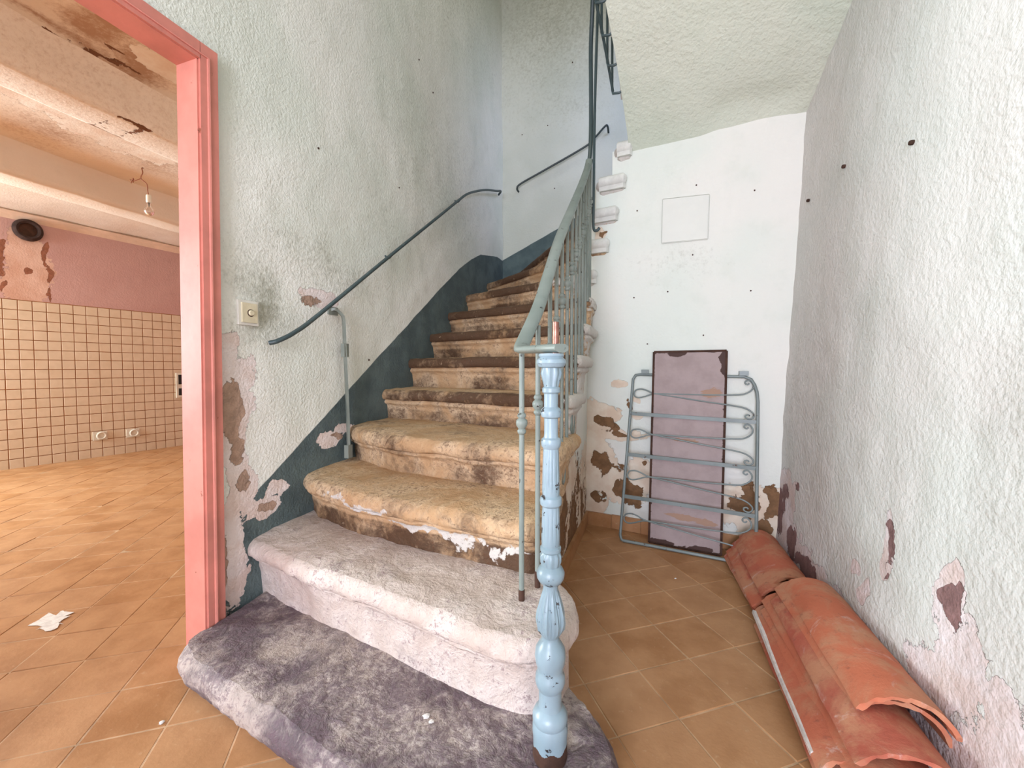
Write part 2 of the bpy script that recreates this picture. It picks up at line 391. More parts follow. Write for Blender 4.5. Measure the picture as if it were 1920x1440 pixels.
# --- far stair wall
dado_back = polyline_y([(-1.5, 2.10), (-.82, 2.405), (-.4, 2.66), (.1, 2.95), (.7, 3.3)])
def far_fields(uv):
    return dict(dado=dado_back(uv[:, 0]) - uv[:, 1], stain=blobs(uv, [(-1.0, 4.3, .9, 1.0, .35), (-.9, 3.5, .5, .25, .18)], 5, .1, 4))  # large upper blob darkens the wall towards its top
grid_wall('wall_far', 'wall_stair', steps_arr(XL - .02, 0.9, 0.03), steps_arr(1.4, 5.2, 0.03), lambda u, v: np.c_[u, np.full(len(u), YS), v], (0, -1, 0), far_fields,
          lambda uv: 0.006 * fbm(np.c_[uv * 2.5, np.zeros(len(uv))], 60, 3))

# --- wall under the upper stair (faces the camera)
BA, BB = np.array([-.43, 2.683]), np.array([.64, 2.508])
BD = (BB - BA) / np.linalg.norm(BB - BA); BN = np.array([BD[1], -BD[0]])     # BN faces the room
BLEN = np.linalg.norm(BB - BA)
def bp(u, v): return np.c_[BA[0] + BD[0] * u, BA[1] + BD[1] * u, v]
def bpt(u, v, off=0.0): return (BA[0] + BD[0] * u + BN[0] * off, BA[1] + BD[1] * u + BN[1] * off, v)
def back_fields(uv):
    peel = blobs(uv, [(.02, .60, .10, .22), (.08, .70, .12, .10), (.20, .60, .20, .04), (.10, .38, .14, .16), (.24, .26, .18, .12), (.25, .92, .05, .025), (.32, .80, .03, .02), (.02, .18, .10, .16), (.36, .34, .10, .10),
                      (.98, .26, .28, .13), (1.02, .20, .16, .18), (.80, .28, .16, .08), (.62, .30, .2, .10), (.33, .72, .04, .02), (.085, 1.84, .035, .05), (.065, 1.79, .03, .05)], 21, .035, 9)
    brown = blobs(uv, [(.14, .66, .06, .035), (.22, .60, .09, .018), (.12, .41, .08, .085), (.30, .24, .10, .08), (.22, .25, .05, .03), (.10, .20, .03, .05), (.88, .26, .07, .07), (1.03, .28, .04, .09), (1.01, .15, .05, .04), (.27, .80, .025, .02), (.33, .42, .02, .02), (.10, 1.845, .014, .02), (.93, .33, .04, .03)], 25, .045, 11)
    return dict(peel=peel, brown=brown, stain=blobs(uv, [(.55, 1.62, .2, .08, .12)], 2, .05, 5))
grid_wall('wall_back', 'wall_back', steps_arr(0.0, BLEN + .10, 0.015), steps_arr(0, 2.36, 0.015), bp, (BN[0], BN[1], 0), back_fields,
          lambda uv: 0.004 * fbm(np.c_[uv * 2.5, np.zeros(len(uv))], 70, 3),
          lambda u, v: u < float(np.interp(v, [0, 1.96, 1.961, 2.14, 2.141, 2.33, 2.331], [0, 0, .045, .045, .16, .16, .24])))
WB = bpy.data.objects['wall_back']

# --- right wall (leans out slightly)
def rx(y, z): return 0.705 - 0.040 * y + 0.04 * z
def right_fields(uv):
    y, z = uv[:, 0], uv[:, 1]
    peel = blobs(uv, [(1.52, .50, .035, .075), (1.53, .40, .02, .05), (1.27, .46, .04, .08), (1.24, .33, .07, .13), (1.30, .22, .08, .08), (2.42, .32, .13, .17), (2.40, .16, .16, .14), (2.2, .14, .2, .10), (1.9, .11, .25, .09), (1.6, .09, .3, .08), (1.3, .08, .3, .08), (1.70, .33, .02, .04), (1.62, .28, .03, .05), (2.3, .44, .04, .02), (1.0, .15, .2, .2), (1.12, .30, .06, .04)], 31, .025, 12)
    brown = blobs(uv, [(1.52, .485, .026, .045), (1.53, .39, .014, .04), (1.265, .455, .022, .055), (2.50, .26, .06, .13), (2.42, .36, .03, .06), (2.3, .17, .08, .07), (2.1, .13, .12, .05), (1.8, .10, .16, .04), (1.5, .075, .14, .035), (2.28, .45, .03, .015)], 35, .025, 18)
    return dict(peel=peel, brown=brown, stain=blobs(uv, [(2.3, .8, .3, .5, .15)], 2, .08, 4))
def right_disp(uv):
    p = np.c_[uv, np.zeros(len(uv))]
    return 0.008 * fbm(p * 2.5, 80, 3) + 0.004 * fbm(p * 12, 84, 3)
grid_wall('wall_right', 'wall_right', np.r_[steps_arr(-3.2, .6, .08), steps_arr(.6, 2.62, .016)[1:]], np.r_[steps_arr(0, 1.3, .016), steps_arr(1.3, 3.2, .04)[1:]],
          lambda u, v: np.c_[rx(u, v), u, v], (-1, 0, 0), right_fields, right_disp)
m = MB(); m.box(.80, .90, 2.62, 4.1, 1.4, 5.2); m.box(.74, .84, .7, 2.62, 3.2, 5.2)
struct(m.obj('wall_right_upper', 'plain_wall'))

# --- soffit of the upper flight (rises towards the viewer)
Ledge = [(-.168, 2.645, 2.30), (-.172, 2.56, 2.355), (-.185, 2.42, 2.44), (-.212, 2.18, 2.575), (-.245, 1.95, 2.70), (-.33, 1.2, 3.12), (-.36, .8, 3.32)]
Redge = [(.72, 2.50, 2.285), (.735, 2.40, 2.325), (.74, 2.25, 2.385), (.745, 2.05, 2.475), (.75, 1.85, 2.57), (.77, 1.2, 2.95), (.78, .8, 3.18)]
Lc, Rc = resample(Ledge, 60), resample(Redge, 60)
uu = np.linspace(0, 1, 40)
SP = np.array([[a * (1 - t) + b * t for t in uu] for a, b in zip(Lc, Rc)])
nz = fbm(SP.reshape(-1, 3) * 5, 90, 4).reshape(60, 40) * 0.010
band = np.exp(-((np.arange(60) - 3) / 3.0) ** 2)[:, None] * (1 / (1 + np.exp(-(uu - .48) * 40)) * (1 / (1 + np.exp((uu - .9) * 60))))[None, :]
SP[:, :, 2] += nz + band * 0.03
SPt = SP.copy(); SPt[:, :, 2] += 0.09
Vv = np.r_[SP.reshape(-1, 3), SPt.reshape(-1, 3)]; k0 = 2400; Fs = []
for i in range(59):
    for j in range(39):
        a = i * 40 + j
        Fs.append((a, a + 1, a + 41, a + 40)); Fs.append((k0 + a, k0 + a + 40, k0 + a + 41, k0 + a + 1))
    a = i * 40; Fs.append((a, a + 40, k0 + a + 40, k0 + a))
nvv = len(Vv)
struct(link_mesh('ceiling_stair', Vv, Fs, 'soffit', None, True, dict(peel=np.full(nvv, -1.), brown=np.full(nvv, -1.), stain=np.full(nvv, -1.), dado=np.full(nvv, -1.)))).data.set_sharp_from_angle(angle=R(50))

# --- ceilings and the wall behind the viewer, with the open street door
m = MB(); m.box(-1.7, 1.05, -3.25, 0.75, 3.2, 3.3); struct(m.obj('ceiling', 'plain_soffit'))
m = MB(); m.box(-1.7, .95, .70, 4.2, 5.2, 5.3); m.box(-1.7, .95, .70, .78, 3.3, 5.2); struct(m.obj('ceiling_stairwell', 'plain_soffit'))
m = MB(); m.box(-1.6, -.95, -3.28, -3.20, 0, 3.2); m.box(.45, 1.0, -3.28, -3.20, 0, 3.2); m.box(-.95, .45, -3.28, -3.20, 2.35, 3.2)
struct(m.obj('wall_front', 'plain_wall'))

# --- kitchen shell
KA, KB = np.array([-6.36, 0.6]), np.array([-5.72, 4.62]); KD = (KB - KA) / np.linalg.norm(KB - KA); KN = np.array([KD[1], -KD[0]]); KL = np.linalg.norm(KB - KA)
def kpt(u, v, off=0.0): return (KA[0] + KD[0] * u + KN[0] * off, KA[1] + KD[1] * u + KN[1] * off, v)
def ku(y): return (y - KA[1]) / KD[1]
KC = 2.585
def kfields(uv):
    c = ku(2.42)
    peel = blobs(uv, [(c, 2.20, .15, .26), (c + .02, 2.0, .16, .28), (c - .02, 1.85, .17, .22)], 41, .03, 8)
    e = blobs(uv, [(c - .15, 2.15, .03, .16), (c - .18, 2.0, .04, .10), (c + .15, 2.2, .025, .14), (c + .17, 2.0, .03, .08), (c + .02, 2.02, .02, .05), (c - .14, 1.82, .02, .08), (c + .17, 1.80, .02, .08)], 43, .03, 10)
    return dict(peel=peel, brown=e)
grid_wall('wall_kitchen', 'kitchen_pink', steps_arr(0, KL, .03), steps_arr(0, KC, .03), lambda u, v: np.c_[KA[0] + KD[0] * u, KA[1] + KD[1] * u, v], (KN[0], KN[1], 0), kfields)
WK = bpy.data.objects['wall_kitchen']
m = MB(); m.box(-6.5, -1.5, 4.62, 4.7, 0, 2.7); struct(m.obj('wall_kitchen_end', 'plain_pink'))
m = MB(); m.box(-6.5, -1.5, -1.78, -1.7, 0, 2.7)
m.box(-6.55, -6.4, .25, .7, 0, 2.7); m.box(-6.55, -6.4, -1.78, -1.35, 0, 2.7); m.box(-6.55, -6.4, -1.35, .25, 0, .75); m.box(-6.55, -6.4, -1.35, .25, 2.35, 2.7)
struct(m.obj('wall_kitchen_front', 'plain_pink'))
def ceil_fields(uv):
    st = blobs(uv, [(-2.45, 1.28, .18, .20, .9), (-2.60, 1.45, .14, .20, .9), (-2.66, 1.2, .08, .3, .8), (-2.55, 1.9, .15, .4, .45), (-3.6, 2.2, .35, .35, .5), (-3.4, 1.5, .3, .35, .55), (-3.9, 1.7, .3, .35, .5), (-3.3, 1.9, .12, .2, .5)], 51, .10, 4)
    br = blobs(uv, [(-2.66, 1.42, .03, .12, .6), (-2.56, 1.36, .015, .07, .6), (-3.06, 1.80, .010, .10), (-3.06, 1.28, .010, .06), (-3.85, 2.2, .02, .02), (-2.70, 1.25, .015, .13, .7)], 53, .03, 9)
    pe = blobs(uv, [(-3.3, 1.5, .28, .4), (-3.45, 1.9, .3, .3), (-2.45, 1.55, .1, .16), (-3.2, 1.2, .2, .3)], 55, .08, 6)
    return dict(stain=st, brown=br, peel=pe)
grid_wall('ceiling_kitchen', 'kitchen_ceiling', steps_arr(-6.4, -1.55, .04), steps_arr(-1.75, 4.65, .05), lambda u, v: np.c_[u, v, np.full(len(u), KC)], (0, 0, -1), ceil_fields,
          lambda uv: 0.012 * fbm(np.c_[uv * 3, np.zeros(len(uv))], 95, 3))
def beam(x0, x1, nm, lab):
    # three-sided beam with plaster coving, as a displaced strip
    prof = [(x1 + .06, KC + .01), (x1 + .015, KC - .02), (x1, KC - .06), (x1, 2.40), (x1 - .01, 2.365), (x1 - .04, 2.36), (x0 + .04, 2.36), (x0, 2.375), (x0, KC - .06), (x0 - .05, KC + .01)]
    yy = steps_arr(-1.75, 4.65, .06); P = np.array([[(px, y, pz) for px, pz in prof] for y in yy]).reshape(-1, 3)
    P = P + np.c_[fbm(P * 4, 3, 3), fbm(P * 4 + 9, 4, 3) * 0, fbm(P * 4 + 20, 5, 3)] * .012
    n = len(prof); F = [(i * n + k, i * n + k + 1, (i + 1) * n + k + 1, (i + 1) * n + k) for i in range(len(yy) - 1) for k in range(n - 1)]
    uv = P[:, 1:3]; fl = np.full(len(P), -1.)
    o = link_mesh(nm, P, F, 'kitchen_ceiling', None, True, dict(peel=fl, brown=blobs(uv, [(1.55, 2.37, .10, .012, 1)], 6, .01, 12) - .1 if x1 > -3 else fl, dado=fl, stain=np.full(len(P), .12 if x1 > -3 else -.3)))  # nearer beam gets an orange-brown darkening all over, the farther one far less
    return struct(o)
beam(-3.03, -2.75, 'trim_1', ''); beam(-4.57, -4.28, 'trim_2', '')
m = MB(); m.sweep([kpt(0, KC, .0), kpt(KL, KC, .0)], [(-.09, 0), (.0, -.09), (.02, -.05), (.05, -.02), (.0, .03)]); struct(m.obj('trim_3', 'plain_kitchen'))

# --- floor: bed plus clay tiles laid on the diagonal
m = MB(); m.box(-6.5, .9, -1.78, 4.7, -.10, -.0016); m.box(-1.6, 1.0, -3.28, -1.78, -.10, -.0016); FLOOR = struct(m.obj('floor', 'grout'))
fx, fy, fz = (-math.sin(YAW) * math.cos(PITCH), math.cos(YAW) * math.cos(PITCH), -math.sin(PITCH)), (math.cos(YAW), math.sin(YAW), 0), None
FW, RT = Vector(fx), Vector(fy); UP = RT.cross(FW)
def project(p):
    d = Vector(p) - Vector((0, 0, CAM_H)); z = d.dot(FW)
    return None if z < 0.05 else (960 + F_PX * d.dot(RT) / z, 720 - F_PX * d.dot(UP) / z)
TA, TP = R(-36.0), 0.199
e1 = Vector((math.sin(TA), math.cos(TA))); e2 = Vector((e1.y, -e1.x)); T0 = Vector((0.5135, 1.321))
cells = []
for i in range(-40, 40):
    for j in range(-40, 40):
        c = T0 + e1 * (i + .5) * TP + e2 * (j + .5) * TP
        if c.x < -6.3 or c.x > .85 or c.y > 4.6 or c.y < -1.6: continue
        if c.x > -1.55 and c.x < -.52 and c.y > 1.25: continue
        if c.x > -1.55 and c.y > 2.78: continue
        q = [project((*(c + e1 * a * TP / 2 + e2 * b * TP / 2), 0)) for a, b in ((-1, -1), (1, -1), (1, 1), (-1, 1))]
        off = any(v is None for v in q)
        if not off: off = max(v[0] for v in q) < -10 or min(v[0] for v in q) > 1930 or min(v[1] for v in q) > 1440 or (c.x < -1.6 and min(v[0] for v in q) > 350)
        if off: cells.append((-1, c.x, c.y)); continue
        ar = 0.5 * abs(sum(q[k][0] * q[(k + 1) % 4][1] - q[(k + 1) % 4][0] * q[k][1] for k in range(4)))
        cells.append((ar, c.x, c.y))
cells.sort(reverse=True)
def tile_geo(h, t, bev):
    a, b = h, h - bev
    vs = [(-a, -a, -t), (a, -a, -t), (a, a, -t), (-a, a, -t), (-a, -a, -bev * .7), (a, -a, -bev * .7), (a, a, -bev * .7), (-a, a, -bev * .7), (-b, -b, 0), (b, -b, 0), (b, b, 0), (-b, b, 0)]
    fs = [(8, 9, 10, 11)] + [(k, (k + 1) % 4, 4 + (k + 1) % 4, 4 + k) for k in range(4)] + [(4 + k, 4 + (k + 1) % 4, 8 + (k + 1) % 4, 8 + k) for k in range(4)]
    return vs, fs
tv, tf = tile_geo(TP / 2 - .0015, .012, .002)
tme = bpy.data.meshes.new('floor_tile'); tme.from_pydata(tv, [], tf); tme.materials.append(M['floor_tile'])
rest = MB()
ang = math.atan2(e1.y, e1.x)
for k, (ar, x, y) in enumerate(cells):
    dz = random.uniform(-.0012, .0008)
    if k < 300 and ar > 0:
        o = bpy.data.objects.new('floor_tile', tme); COL.objects.link(o); o.parent = FLOOR
        o.location = (x, y, dz); o.rotation_euler = (random.uniform(-.004, .004), random.uniform(-.004, .004), ang + random.uniform(-.006, .006))
    else:
        Rm = Matrix.Rotation(ang, 3, 'Z'); rest.add([Rm @ Vector(v) + Vector((x, y, dz)) for v in tv], tf)
o = rest.obj('floor_tiles_far', 'floor_tile', FLOOR); o['kind'] = 'stuff'

# --- clay skirting at the foot of the wall below the stair and of the back wall
def skirting(name, a, b, nrm, h=.085, t=.016, n=6):
    a, b = Vector(a), Vector(b); d = (b - a); L = d.length; d.normalize(); e = bpy.data.objects.new(name, None); COL.objects.link(e); struct(e)
    e.location = a
    for k in range(n):
        c = a + d * L * (k + .5) / n + Vector(nrm) * t * .5 + Vector((0, 0, h / 2 + random.uniform(-.003, .003)))
        mm = MB(); mm.obox(c - a, d, nrm, (0, 0, 1), L / n / 2 - .0012, t / 2, h / 2); mm.obj('skirting_tile', 'floor_tile', e)
skirting('baseboard_back', bpt(0, 0), bpt(BLEN, 0), (BN[0], BN[1], 0), n=6)
skirting('baseboard_left', (-.418, 1.25, 0), (-.418, 2.68, 0), (1, 0, 0), n=7)

# --- kitchen wall tiles, one by one
TW = .1015
wv, wf = tile_geo(TW / 2 - .0035, .006, .002)
wme = bpy.data.meshes.new('wall_tile'); wme.from_pydata(wv, [], wf); wme.materials.append(M['wall_tile'])
qk = Matrix(((KD[0], 0, KN[0]), (KD[1], 0, KN[1]), (0, 1, 0)))
m = MB(); m.prism([kpt(0, 0), kpt(KL, 0), kpt(KL, 1.70), kpt(0, 1.70)], (0, 0, 0), (KN[0] * .003, KN[1] * .003, 0)); m.obj('grout_bed', 'wall_grout', WK)
nt = 0; restw = MB()
for i in range(-15, 25):
    for j in range(17):
        u = ku(2.155) + (i + .5) * TW * .985; v = 1.695 - (j + .5) * .1
        if v < .03 or u < .05 or u > KL - .05: continue
        if not 0 <= i < 17:
            mt = Matrix.Translation(kpt(u, v, .0075)) @ qk.to_4x4(); restw.add([mt @ Vector(p) for p in wv], wf); continue
        o = bpy.data.objects.new('wall_tile', wme); COL.objects.link(o); o.parent = WK
        o.matrix_basis = Matrix.Translation(kpt(u, v, .0075)) @ qk.to_4x4() @ Matrix.Diagonal((.985, .985, 1, 1))
        nt += 1

restw.obj('wall_tiles_beyond', 'wall_tile', WK)['kind'] = 'stuff'
# --- door frame (salmon gloss), standing in the partition
D = bpy.data.objects.new('door_1', None); COL.objects.link(D); D.location = (XL, DOOR[1], 0); struct(D, 'salmon pink painted door frame around the kitchen opening')
def rel(mb, name, mat, par, auto=None):
    o = mb.obj(name, mat, None, auto=auto); o.data.transform(Matrix.Translation(-Vector(par.location))); o.parent = par; return o
y1, zt = DOOR[1], DOOR[2]
lean = .022                                # the jamb leans a little
def jamb(x0, x1, ya, yb, z0, z1, ln=1):
    return MB().hexa([(x0, ya - lean * ln * (1 - z0 / 2.1), z0), (x1, ya - lean * ln * (1 - z0 / 2.1), z0), (x1, yb - lean * ln * (1 - z0 / 2.1), z0), (x0, yb - lean * ln * (1 - z0 / 2.1), z0),
                      (x0, ya, z1), (x1, ya, z1), (x1, yb, z1), (x0, yb, z1)])
rel(jamb(-1.572, -1.473, 1.012, 1.052, 0, zt - .02), 'jamb', 'frame_pink', D)
rel(jamb(-1.476, -1.464, 1.018, 1.078, 0, zt + .028), 'casing', 'frame_pink', D)
c = []
for z in (0.0, zt - .012): c.append((-1.464, 1.046 - lean * (1 - z / 2.1), z))
m = MB(); m.tube(c + [(-1.464, .10, zt - .006)], .0065, 8); rel(m, 'bead', 'frame_pink', D, auto=40)
m = MB(); m.box(-1.572, -1.473, DOOR[0] - .02, 1.052, zt - .03, zt + .01); rel(m, 'head', 'frame_pink', D)
m = MB(); m.box(-1.476, -1.464, DOOR[0] - .05, 1.019, zt - .028, zt + .028); rel(m, 'casing', 'frame_pink', D)
rel(jamb(-1.572, -1.464, DOOR[0] - .05, DOOR[0] + .025, 0, zt - .03, 0), 'jamb', 'frame_pink', D)

# ================================================================== STAIRCASE
ZT = {1: .11, 2: .345, 3: .535, 4: .715, 5: .885, 6: 1.07, 7: 1.25, 8: 1.43, 9: 1.615, 10: 1.80, 11: 1.985, 12: 2.17, 13: 2.355}
FR = {
    2: [(-1.50, 1.17), (-1.1, 1.075), (-.83, 1.03), (-.6, .985), (-.40, .942), (-.30, .937)],
    3: [(-1.50, 1.45), (-1.40, 1.385), (-1.08, 1.285), (-.82, 1.25), (-.65, 1.235), (-.36, 1.20)],
    4: [(-1.50, 1.74), (-1.40, 1.665), (-1.1, 1.55), (-.77, 1.49), (-.55, 1.47), (-.36, 1.44)],
    5: [(-1.50, 2.02), (-1.3, 1.985), (-.9, 1.91), (-.37, 1.78)],
    6: [(-1.50, 2.29), (-.9, 2.15), (-.37, 2.01)],
    7: [(-1.50, 2.56), (-.9, 2.39), (-.375, 2.24)],
    8: [(-1.50, 2.83), (-.8, 2.60), (-.39, 2.46)],
    9: [(-1.50, 3.14), (-.8, 2.83), (-.41, 2.62)],
    10: [(-1.50, 3.60), (-.75, 3.01), (-.41, 2.66)],
    11: [(-1.32, 4.02), (-.75, 3.16), (-.395, 2.66)],
    12: [(-.80, 4.02), (-.5, 3.2), (-.362, 2.655)],
    13: [(-.40, 4.02), (-.3, 3.2), (-.255, 2.64)],
    14: [(.10, 4.02), (.0, 3.2), (-.10, 2.66)],
}
STAIR = thing('staircase', 'worn stone staircase winding up past the pale green wall', 'staircase', (-.9, 1.1, 0))
def build_step(k, front, back, zt, zb, worn, mat, amp, dirt_nose, dirt_riser, flakes=None, seed=0, slabby=False):
    n = len(front); P = np.asarray(front, float); B = np.asarray(back, float)
    dv = B - P; L = np.linalg.norm(dv, axis=1); nn = dv / L[:, None]
    if slabby:
        prof = [(.03, zb - zt), (.015, -.09), (.004, -.07), (0, -.05), (.004, -.03), (.014, -.014), (.035, -.004)]
    else:
        prof = [(.060, zb - zt), (.056, -.15), (.050, -.12), (.050, -.105), (.043, -.092), (.030, -.084), (.023, -.077), (.0235, -.069), (.031, -.063), (.030, -.060),
                (.012, -.057), (.004, -.047), (0, -.032), (.003, -.018), (.011, -.007), (.026, 0)]
    fr = np.r_[.045, .07, .10, .14, .19, .25, .32, .40, .5, .62, .76, .9, 1.0]
    V = []; dirt = []; flake = []
    m = len(prof) + len(fr)
    for i in range(n):
        for (d, z) in prof:
            d2 = min(d, L[i] * .8)
            V.append((P[i, 0] + nn[i, 0] * d2, P[i, 1] + nn[i, 1] * d2, zt + z - worn * math.exp(-max(d, 0) / .05) * (1 if z > -.06 else .75)))
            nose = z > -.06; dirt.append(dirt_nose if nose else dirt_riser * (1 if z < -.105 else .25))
        for f in fr:
            d = max(f * L[i], .03) if L[i] > .05 else f * L[i]
            V.append((P[i, 0] + nn[i, 0] * d, P[i, 1] + nn[i, 1] * d, zt - worn * math.exp(-d / .05)))
            dirt.append(dirt_nose * max(0, 1 - d / .07) * .6 - .04)
    V = np.array(V); dirt = np.array(dirt)
    q = V * np.array([1, 1, 1.6])
    V = V + np.c_[fbm(q * 9, seed, 4), fbm(q * 9 + 50, seed + 1, 4), fbm(q * 6 + 90, seed + 2, 4)] * amp
    V = V + np.c_[fbm(q * 30, seed + 21, 3), fbm(q * 30 + 50, seed + 22, 3), fbm(q * 24 + 90, seed + 23, 3)] * amp * .55
    dirt = dirt + fbm(V * 4.5, seed + 9, 4) * 1.1
    fl = np.full(len(V), -1.0)
    if flakes is not None: fl = flakes(V)
    base = len(V)
    bb = np.c_[B, np.full(n, zb)]
    V = np.r_[V, bb]
    dirt = np.r_[dirt, np.zeros(n)]; fl = np.r_[fl, np.full(n, -1.)]
    F = []
    for i in range(n - 1):
        for j in range(m - 1):
            a = i * m + j; F.append((a, a + m, a + m + 1, a + 1))
        F.append((i * m + m - 1, (i + 1) * m + m - 1, base + i + 1, base + i))
    F.append(tuple([j for j in range(m)] + [base])); F.append(tuple(reversed([(n - 1) * m + j for j in range(m)] + [base + n - 1])))
    V = V - np.array(STAIR.location)
    o = link_mesh('step', V, F, mat, STAIR, True, dict(dirt=dirt, flake=fl)); o.data.set_sharp_from_angle(angle=R(60))
    return o
def arc(c, r, a0, a1, n): return [(c[0] + r * math.cos(R(a0 + (a1 - a0) * k / (n - 1))), c[1] + r * math.sin(R(a0 + (a1 - a0) * k / (n - 1)))) for k in range(n)]

# first slab: bowed outline from the door jamb round to the right
f1 = [(-1.44, 1.02), (-1.475, .95), (-1.455, .885), (-1.36, .850), (-1.12, .800), (-.93, .770), (-.80, .747), (-.684, .724), (-.55, .700), (-.40, .690), (-.25, .705), (-.13, .755), (-.065, .84), (-.055, .94), (-.085, 1.02), (-.13, 1.07), (-.20, 1.13), (-.30, 1.20), (-.40, 1.26)]
fp = smooth_path(f1, 200, 8)
bk = smooth_path([(-1.46, 1.22), (-1.38, 1.20), (-1.28, 1.19), (-1.15, 1.17), (-1.0, 1.15), (-.7, 1.11), (-.5, 1.08), (-.40, 1.07), (-.36, 1.08), (-.34, 1.12), (-.36, 1.18), (-.40, 1.24), (-.43, 1.28)], 200, 3)
build_step(1, fp, bk, ZT[1], -.005, .012, 'stone_slab', .012, -.1, .3, None, 101, True)
def return_end(k, y_end, xr, xin, r=.035):
    pass
white_lo = lambda V: blobs(V[:, [0, 2]], [(-1.10, .47, .25, .014), (-.75, .42, .30, .016), (-.50, .40, .15, .014)], 5, .03, 14) - .1
white_end = lambda V: (V[:, 0] + .378) * 18
for k in range(2, 9):
    F_ = FR[k]; G_ = [(x, y + .10) for x, y in FR[k + 1]]
    if k == 2:
        ret = [(-.235, .965), (-.198, 1.03), (-.186, 1.10), (-.20, 1.175), (-.245, 1.225), (-.31, 1.25)]
    else:
        xr, yf = F_[-1]; ye = G_[-1][1] + .02
        ret = [(xr + .022, yf + .012), (xr + .032, yf + .035), (xr + .036, yf + .07), (xr + .036, (yf + ye) / 2), (xr + .036, ye)]
    a = smooth_path(F_, 120, 10); b = resample([F_[-1]] + ret, 41)[1:]
    front = np.r_[a, b]; front[110:] = smooth_path(front[110:], len(front) - 110, 3)
    G2 = [g for g in G_ if g[0] < -.50] + [(-.47, float(np.interp(-.47, [g[0] for g in G_], [g[1] for g in G_])))]
    if k == 2: G2[-1] = (-.42, 1.31)
    gb = smooth_path(G2, 120, 10); back = np.r_[gb, np.tile(gb[-1], (40, 1)) + np.c_[np.linspace(.0, .02, 40), np.linspace(0, .02, 40)]]
    low = k <= 3
    build_step(k, front, back, ZT[k], ZT[k - 1] - .03, .020 if k <= 4 else .006, 'stone_low' if k == 2 else 'stone', .011 if k <= 4 else .006,
               {2: -.45, 3: .25, 4: .15, 5: .8}.get(k, 1.05), {2: .05, 3: .9, 4: .1, 5: .4}.get(k, .45), white_lo if k == 3 else (white_end if k > 4 else None), 200 + k * 7)
# winders: outer end on the far walls, inner end wraps the corner of the back wall
white_wind = lambda V: (BA[1] + (V[:, 0] - BA[0]) * BD[1] / BD[0] + .03 - V[:, 1]) * 14
RET = {9: -.365, 10: -.29, 11: -.235, 12: -.19, 13: -.155}
for k in range(9, 14):
    F_ = FR[k]; G_ = [(x + (.10 if k > 10 else .0), y + .10) for x, y in FR[k + 1]]
    xe = RET[k]; xr, yf = F_[-1]
    yw = lambda x: BA[1] + (x - BA[0]) * BD[1] / BD[0] - .035
    if k == 10: G_ = [(-1.50, 4.02), (-1.32, 4.02)] + [(-.65, 3.26), (-.33, 2.80)]
    a = smooth_path(F_, 50, 3)
    ret = [(xr + .015, yw(xr) - .005)] + [(x, yw(x)) for x in np.linspace(xr + .03, xe - .02, 5)] + [(xe - .005, yw(xe) + .012), (xe, yw(xe) + .04)]
    b = resample([F_[-1]] + ret, 21)[1:]
    front = np.r_[a, b]
    gi = G_[-1]
    gb = resample(G_[:-1] + [(gi[0] - .02, gi[1] + .10)], 50)
    back = np.r_[gb, np.c_[np.linspace(gb[-1][0], xe - .03, 20), np.linspace(gb[-1][1], yw(xe) + .16, 20)]]
    build_step(k, front, back, ZT[k], ZT[k - 1] - .03, .006, 'stone', .005, .9, .6, white_wind if k != 10 else None, 300 + k * 7)
    # whitewashed return of the nosing over the back wall
    pth = [(xr + .02, yw(xr) - .004)] + [(x, yw(x) - .002) for x in np.linspace(xr + .03, xe - .01, 5)] + [(xe, yw(xe) + .02)]
    mm = MB(); z = ZT[k]
    pf = [(-.012, -.034), (-.002, -.052), (.016, -.056), (.016, .004), (.0, .004), (-.010, -.006), (-.014, -.02)]
    mm.sweep([(x, y, z) for x, y in pth], [(-a_, b_) for a_, b_ in pf]); mm.sweep([(x, y + .008, z - .045) for x, y in pth], [(.006, -.034), (.006, .0), (-.012, .0), (-.012, -.034)])
    o = rel(mm, 'nosing_return', 'white_end', STAIR, auto=50)
# stepped mass below, seen as the peeling side of the stair
side = [(0 + 1.21, 0)]
pts = [(2.70, 0.0)] + [(2.70, 1.62)]
zz = [(2.66, 1.60), (2.50, 1.60), (2.50, 1.40), (2.30, 1.40), (2.30, 1.22), (2.06, 1.22), (2.06, 1.03), (1.84, 1.03), (1.84, .85), (1.50, .85), (1.50, .68), (1.26, .68), (1.26, .50), (1.22, .50), (1.22, 0)]
def side_fields(uv):
    z = uv[:, 1]
    return dict(peel=np.clip((0.62 - z) * 1.6, -1, .5) + 0.5 * fbm(np.c_[uv * 5, np.zeros(len(uv))], 7, 3) - .1, brown=np.clip((0.42 - z) * 1.5, -1, .25) + .65 * fbm(np.c_[uv[:, 0] * 14, uv[:, 1] * 5, np.zeros(len(uv))], 9, 4) - .12)
def side_top(y): return 0.50 if y < 1.50 else .68 if y < 1.84 else .85 if y < 2.06 else 1.03 if y < 2.30 else 1.22 if y < 2.50 else 1.42
grid_wall('wall_stair_side', 'wall_back', steps_arr(1.30, 2.70, .02), steps_arr(0, 1.62, .02), lambda u, v: np.c_[np.full(len(u), -.418), u, v], (1, 0, 0), side_fields,
          lambda uv: .008 * fbm(np.c_[uv * 7, np.zeros(len(uv))], 77, 4), lambda u, v: v > side_top(u))

